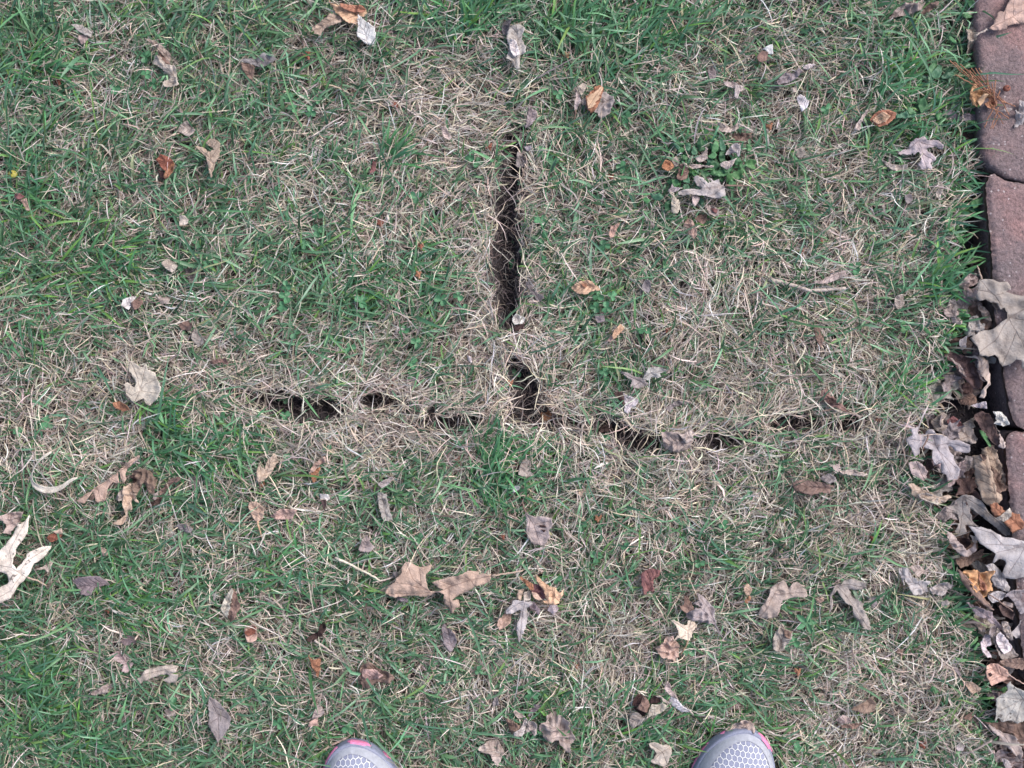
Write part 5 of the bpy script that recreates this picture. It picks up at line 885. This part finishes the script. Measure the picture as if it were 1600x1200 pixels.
# ------------------------------------------------------------------ running shoes
M_CAP = mat_plain('grey_toe_overlay', (.36, .38, .43), .6, .4, 260.0, .13); M_SOLE = mat_plain('blue_grey_midsole', (.22, .24, .32), .6, .3, 500.0, .15)
M_PINK = mat_plain('pink_rubber', (.66, .21, .37), .6, .3, 400.0, .22); M_LINE = mat_plain('dark_lining', (.06, .06, .08), .8); M_LACE = mat_plain('white_lace', (.6, .6, .62), .8, .5, 1200.0); M_HEX = mat_hexmesh()
M_TREAD = mat_plain('dark_rubber_tread', (.05, .05, .055), .8, .4, 300.0)
UU = np.array([0, .003, .008, .018, .035, .055, .08, .105, .135, .165, .20, .235, .258, .270, .275]); WW = np.array([0, .0125, .0205, .0305, .0405, .0465, .0500, .0505, .0455, .0385, .0345, .0335, .0285, .0165, 0])
def shoe(label, tip, rot, flip, accents):
    root = bpy.data.objects.new('running_shoe', None); COL.objects.link(root); root.empty_display_size = .05
    root.location = (*at(*tip, .03), .006); root.rotation_euler = (0, 0, rot); root.scale = (.87, .87, .9)
    def outline(n=72, grow=0.0):
        u = .1375 * (1 - np.cos(np.linspace(0, math.pi, n))); w = np.interp(u, UU, WW)
        L_ = np.stack([-w - grow * np.sign(w), -u], 1); Rr = np.stack([w + grow * np.sign(w), -u], 1)[::-1][1:-1]
        P = np.concatenate([L_, Rr]); P[:, 0] += flip * .006 * np.sin(np.clip(-P[:, 1] / .275, 0, 1) * math.pi * 1.6)
        for _ in range(3): P = (np.roll(P, 1, 0) + 2 * P + np.roll(P, -1, 0)) / 4
        cn = P.mean(0); P = P + grow * (P - cn) / np.linalg.norm(P - cn, axis=1)[:, None]
        return P
    P = outline(); n = len(P)
    def spine(Q): return np.stack([flip * .006 * np.sin(np.clip(-Q[:, 1] / .275, 0, 1) * math.pi * 1.6), np.clip(Q[:, 1], -.238, -.052)], 1)
    SP = spine(P)
    def top(Q, k): return .021 + np.interp(-Q[:, 1], [0, .02, .05, .09, .13, .17, .22, .275], [.026, .031, .037, .046, .060, .074, .078, .070]) * np.clip(1 - k ** 3.2, 0, 1) ** .55
    def rings(name, ks, m, off=0.0, skip=None, close=False):
        V = []
        for k in ks:
            Q = P * k + SP * (1 - k); V.append(np.column_stack([Q * (1 + 0 * off), top(Q, k) + off]))
        V = np.concatenate(V); r_ = len(ks); ix = np.arange(r_ * n).reshape(r_, n); jx = np.roll(ix, -1, 1)
        F = np.stack([ix[:-1], jx[:-1], jx[1:], ix[1:]], -1).reshape(-1, 4)
        if skip is not None: c = V[F].mean(1); F = F[~skip(c)]
        return np_mesh(name, V, F, m, smooth=True, parent=root)
    hole = lambda c: (np.abs(c[:, 0]) < .021) & (c[:, 1] < -.165) & (c[:, 1] > -.243)
    rings('mesh_upper', np.linspace(.0, .85, 18), M_HEX, 0.0, hole)
    cap = rings('toe_cap', np.array([1.0, .993, .982, .967, .95, .93, .905, .875, .85, .832, .824]), M_CAP, .0012)
    # midsole: wall all round, bulging
    S_ = []; zs = [.0, .004, .010, .016, .021, .025, .0275, .026]; gr = [-.003, .001, .0025, .0022, .0014, .0014, -.0005, -.0035]
    for z_, g_ in zip(zs, gr):
        c = P.mean(0); d = np.roll(P, -1, 0) - np.roll(P, 1, 0); nr = np.stack([d[:, 1], -d[:, 0]], 1); nr /= np.linalg.norm(nr, axis=1)[:, None]; nr *= np.sign((nr * (P - SP)).sum(1))[:, None]
        S_.append(np.column_stack([P + nr * g_, np.full(n, z_) + .006 * sm(.04, 0, -P[:, 1])]))
    V = np.concatenate(S_); ix = np.arange(len(zs) * n).reshape(len(zs), n); jx = np.roll(ix, -1, 1)
    F = np.stack([ix[:-1], jx[:-1], jx[1:], ix[1:]], -1).reshape(-1, 4)
    np_mesh('midsole', V, [F, ix[0][::-1][None]], M_SOLE, smooth=True, parent=root)
    np_mesh('tread', np.concatenate([np.column_stack([P * .97, np.full(n, -.003)]), np.column_stack([P * .985, np.full(n, .0015)]) + [0, -.002, 0]]), [np.stack([np.arange(n), np.roll(np.arange(n), -1), np.roll(np.arange(n), -1) + n, np.arange(n) + n], 1), np.arange(n)[::-1][None]], M_TREAD, parent=root)
    for (a0, a1, zl, zh) in accents:                         # raised pink rubber pieces along the rim, by angle round the toe
        ang = np.degrees(np.arctan2(P[:, 0] - SP[:, 0], P[:, 1] + .055)); sel = np.where((ang > a0) & (ang < a1) & (P[:, 1] > -.16))[0]; sel = sel[np.argsort(ang[sel])]
        Q = P[sel]; N_ = nr[sel]; t = np.linspace(0, 1, len(sel)); ta = np.clip(np.minimum(t, 1 - t) * 5, .12, 1); mz = (zl + zh) / 2; hh = (zh - zl) / 2
        prof = [(-1, .0008), (-.9, .0026), (-.3, .0030), (.4, .0026), (.85, .0014), (1.0, -.001)]
        V = np.concatenate([np.column_stack([Q + N_ * g_, mz + hh * q_ * ta + .006 * sm(.04, 0, -Q[:, 1])]) for q_, g_ in prof]); m2 = len(sel)
        ix = np.arange(len(prof) * m2).reshape(len(prof), m2); F = np.stack([ix[:-1, :-1], ix[:-1, 1:], ix[1:, 1:], ix[1:, :-1]], -1).reshape(-1, 4)
        np_mesh('sole_accent', V, F, M_PINK, smooth=True, parent=root)
    # opening: collar ring, lining and insole, tongue and laces
    t = np.linspace(0, 2 * math.pi, 40, endpoint=False); el = np.stack([.0225 * np.cos(t), -.204 + .041 * np.sin(t)], 1)
    V = np.concatenate([np.column_stack([el * [s, 1] + [[0, -.204 * 0]], np.full(40, z_)]) for s, z_ in ((1.12, .088), (1.05, .099), (.92, .100), (.85, .092), (.95, .060), (.95, .030))]); ix = np.arange(240).reshape(6, 40); jx = np.roll(ix, -1, 1)
    np_mesh('collar', V, [np.stack([ix[:-1], jx[:-1], jx[1:], ix[1:]], -1).reshape(-1, 4), ix[-1][None]], M_LINE, smooth=True, parent=root)
    for k in range(6):
        y_ = -.092 - .012 * k; z_ = .021 + float(np.interp(-y_, [0, .02, .05, .09, .13, .17, .22, .275], [.026, .031, .037, .046, .060, .074, .078, .070])) + .003
        s_ = 1 if k % 2 else -1
        tube('lace', [(-.019, y_ - .004 * s_, z_ - .005), (-.010, y_ - .002 * s_, z_ - .0005), (0, y_, z_), (.010, y_ + .002 * s_, z_ - .0005), (.019, y_ + .004 * s_, z_ - .005)], .0022, .0022, M_LACE, parent=root)
    return tag(root, label, 'shoe', 'pair of running shoes at the bottom edge')
shoe('grey running shoe with pink rim and pale hexagon mesh, left of the pair', **{'tip': SHOES[0]['tip'], 'rot': SHOES[0]['rot'], 'flip': 1, 'accents': [(-60, -14, .014, .026), (-6, 26, .015, .027), (40, 60, .008, .020), (68, 96, .008, .019)]})
shoe('grey running shoe with pink rim and pale hexagon mesh, right of the pair', **{'tip': SHOES[1]['tip'], 'rot': SHOES[1]['rot'], 'flip': -1, 'accents': [(-100, -50, .008, .019), (-34, -24, .010, .020), (12, 48, .015, .028)]})

# ------------------------------------------------------------------ the lawn grows round and under everything that lies on it
dry('thatch', 56000, .40, 1, 'short matted dead straw close to the soil of the lawn', .019, .0012, .22, .006, [2, 4, 3, 5, .5, 5])
dry('dry_grass', 130000, .18, 1, 'thin curled straw coloured dry grass lying over the lawn', .021, .00076, .11, .016, [5, 4, 4, 1.6, 4, .4])
green('grass', 16500, 'green grass blades growing through the dry thatch of the lawn', .0265, .0019)
green('short_grass', 18500, 'short thin green grass sprouting between the longer blades', .0165, .0014, gain=1.0, power=.9)

# coarser lawn round about, out of the photograph's frame
OUTER[0] = True
dry('outer_thatch', 9500, .4, 1, 'matted dry straw of the lawn round the photographed patch', .034, .0030, .12, .012, [4, 4, 4, 2, 2, 1], mx=2.0, my=1.8)
green('outer_grass', 3600, 'green grass of the lawn round the photographed patch', .042, .0040, mx=2.0, my=1.8, power=.8)
OUTER[0] = False
# lush tufts of longer green blades: x, y, radius (pixels), blades, main heading
TUFTS = [(775,765,45,110,1.2),(768,705,28,60,1.0),(822,720,30,50,.4),(300,705,60,120,.1),(360,680,45,70,-.3),(250,640,35,50,-.3),(720,45,40,90,1.4),(745,20,40,80,1.2),(610,250,20,45,.9),(1420,200,50,80,.6),(1100,250,55,70,2),(1395,610,35,60,.2),(60,120,60,110,.3),(30,300,50,90,-.4),(40,1060,60,120,.5),(90,1150,70,130,.5),(200,930,60,80,.5),(450,890,40,60,.3),(1460,440,40,70,.2),(1470,520,35,60,-.3),(660,430,40,50,.6),(560,450,40,50,.5),(1000,60,60,90,.6),(900,60,50,70,1.2),(1380,130,50,70,.8),(160,420,60,80,.2),(60,500,60,70,0),(470,620,14,20,.2),(1000,1120,60,60,.5),(860,1150,50,60,1.6)]
tx, ty, th_ = [], [], []
for a, b, r_, k, h_ in TUFTS:
    q = rng.normal(0, .5, (k, 2)) * r_; tx += list(a + q[:, 0]); ty += list(b + q[:, 1]); th_ += list(h_ + rng.normal(0, .75, k))
x, y, hd = X(tx), Y(ty), np.array(th_); kp = (slot(x, y) > 2) & (edge(x, y) < 2) & ~on_shoe(x, y); x, y, hd = x[kp], y[kp], hd[kp]; n = len(x)
tag(ribbon('grass_tufts', np.stack([x, y, hz(x, y) + .008], -1), hd, rng.normal(.8, .25, n), rng.normal(0, .07, (n, 6)), rng.normal(-.18, .08, (n, 6)), rng.uniform(.025, .052, n), rng.uniform(.0016, .0027, n), pick([(.10,.27,.11),(.085,.23,.12),(.15,.33,.17),(.17,.35,.08)], [5, 4, 3, 1.5], n), M_GREEN, fold=.35), 'tufts of longer lush green blades in the lawn', 'grass', kind='stuff')
# blades brushing against the shoes
sx_, sy_, sh_ = [], [], []
for s in SHOES:
    cx_, cy_ = at(*s['tip'], 0); a = rng.uniform(-2.3, 2.3, 150); r_ = rng.uniform(1.0, 1.16, 150)
    lx = .045 * r_ * np.sin(a); ly = -.046 + .049 * r_ * np.cos(a); c, d = math.cos(s['rot']), math.sin(s['rot'])
    sx_ += list(cx_ + lx * c - ly * d); sy_ += list(cy_ + lx * d + ly * c); sh_ += list(math.pi / 2 - a + s['rot'] + rng.normal(0, 1.3, 150) + np.where(rng.uniform(0, 1, 150) < .3, math.pi, 0))
x, y, hd = np.array(sx_), np.array(sy_), np.array(sh_); n = len(x)
tag(ribbon('grass_by_shoes', np.stack([x, y, hz(x, y)], -1), hd, rng.normal(1.1, .22, n), rng.normal(0, .08, (n, 6)), rng.normal(-.17, .08, (n, 6)), rng.uniform(.022, .05, n), rng.uniform(.0014, .0026, n), pick([(.12,.29,.09),(.10,.25,.11),(.17,.36,.15),(.55,.47,.36)], [4, 4, 3, 3], n), M_GREEN, fold=.3, press=0), 'grass blades standing against the toes of the shoes', 'grass', kind='stuff')
# soil crumbs in the slits and in the gap
xs_, ys_ = [], []
while len(xs_) < 5200:
    a = np.concatenate([rng.uniform(300, 1460, 3000), rng.uniform(1420, 1620, 900)]); b = np.concatenate([rng.uniform(200, 740, 3000), rng.uniform(-50, 1250, 900)])
    k = (slot(X(a), Y(b)) < 3) | (edge(X(a), Y(b)) > -3); xs_ += list(X(a[k])); ys_ += list(Y(b[k]))
x, y = np.array(xs_[:5200]), np.array(ys_[:5200]); n = len(x); r_ = .0006 * np.exp(rng.normal(.2, .5, n)); r_ = np.minimum(r_, .0028)
ph = (1 + 5 ** .5) / 2; IC = np.array([(-1, ph, 0), (1, ph, 0), (-1, -ph, 0), (1, -ph, 0), (0, -1, ph), (0, 1, ph), (0, -1, -ph), (0, 1, -ph), (ph, 0, -1), (ph, 0, 1), (-ph, 0, -1), (-ph, 0, 1)]) / 1.9
IF = np.array([(0,11,5),(0,5,1),(0,1,7),(0,7,10),(0,10,11),(1,5,9),(5,11,4),(11,10,2),(10,7,6),(7,1,8),(3,9,4),(3,4,2),(3,2,6),(3,6,8),(3,8,9),(4,9,5),(2,4,11),(6,2,10),(8,6,7),(9,8,1)])
V = IC[None] * r_[:, None, None] * rng.uniform(.65, 1.35, (n, 12, 1)) * rng.uniform(.7, 1.3, (n, 1, 3)) + np.stack([x, y, hz(x, y) + r_ * .4], -1)[:, None]
tag(np_mesh('soil_crumbs', V.reshape(-1, 3), (IF[None] + 12 * np.arange(n)[:, None, None]).reshape(-1, 3), M_DRY, col=np.repeat(pick([(.062,.053,.055),(.105,.088,.085),(.038,.033,.035)], [4, 3, 3], n), 12, 0)), 'crumbs of dark soil in the slits and along the gap', 'soil', kind='stuff')
# long pale roots and straws bridging the slits
M_ROOT = M_DRY
x, y = [], []
while len(x) < 1500:
    a = rng.uniform(250, 1450, 4000); b = rng.uniform(200, 740, 4000); s = trench(a, b); k = (s < 6)
    x += list(X(a[k])); y += list(Y(b[k]))
x, y = np.array(x[:1500]), np.array(y[:1500]); n = len(x)
tag(ribbon('fine_roots', np.stack([x, y, hz(x, y) + rng.uniform(0, .012, n)], -1), rng.uniform(-3, 3, n), rng.normal(.1, .3, n), rng.normal(0, .5, (n, 6)), rng.normal(-.05, .25, (n, 6)), rng.uniform(.008, .03, n), rng.uniform(.0004, .0009, n), pick([(.15,.12,.11),(.07,.055,.055),(.33,.28,.24)], [4, 5, 1.5], n), M_ROOT, bridge=1), 'fine roots and dead straw threads inside the slits', 'roots', kind='stuff')
a = rng.uniform(250, 1450, 60000); b = rng.uniform(200, 740, 60000); s = trench(a, b); k = (s > 5) & (s < 34) & (rng.uniform(0, 1, 60000) < .6 * sm(340, 380, b) + .45); a, b = a[k][:1500], b[k][:1500]; n = len(a); x, y = X(a), Y(b)
tag(ribbon('curled_straw', np.stack([x, y, hz(x, y) + rng.uniform(.006, .022, n)], -1), rng.uniform(-3.1, 3.1, n), rng.normal(.3, .3, n), rng.normal(0, .16, (n, 8)) + rng.normal(0, .14, (n, 1)), rng.normal(-.10, .12, (n, 8)), rng.uniform(.02, .045, n), rng.uniform(.0006, .0010, n), pick(DRYP, [4, 4, 3, 2, 2, .3], n), M_DRY, bridge=.8), 'long curled pale straw heaped along the slits', 'dry grass', kind='stuff')

# ------------------------------------------------------------------ long single blades leaning over the gap and slit
a, b = [], []
for k in range(900):
    yy = rng.uniform(-60, 1250); xx = np.interp(yy, EY, EX) - abs(rng.normal(0, 22)); a.append(xx); b.append(yy)
x, y = X(a), Y(b); n = len(x); dens = rng.uniform(0, 1, n) < np.where((np.array(b) > 620) & (np.array(b) < 760), .3, .85); x, y = x[dens], y[dens]; n = len(x)
tag(ribbon('edge_grass', np.stack([x, y, hz(x, y) + .002], -1), rng.normal(.25, .6, n), rng.normal(.8, .25, n), rng.normal(0, .07, (n, 6)), rng.normal(-.2, .08, (n, 6)), rng.uniform(.02, .055, n), rng.uniform(.0018, .003, n), pick([(.10,.26,.11),(.085,.23,.125),(.15,.31,.09),(.45,.39,.31)], [4, 4, 1, 2.5], n), M_GREEN, fold=.35), 'green blades leaning over the gap beside the pavers', 'grass', kind='stuff')
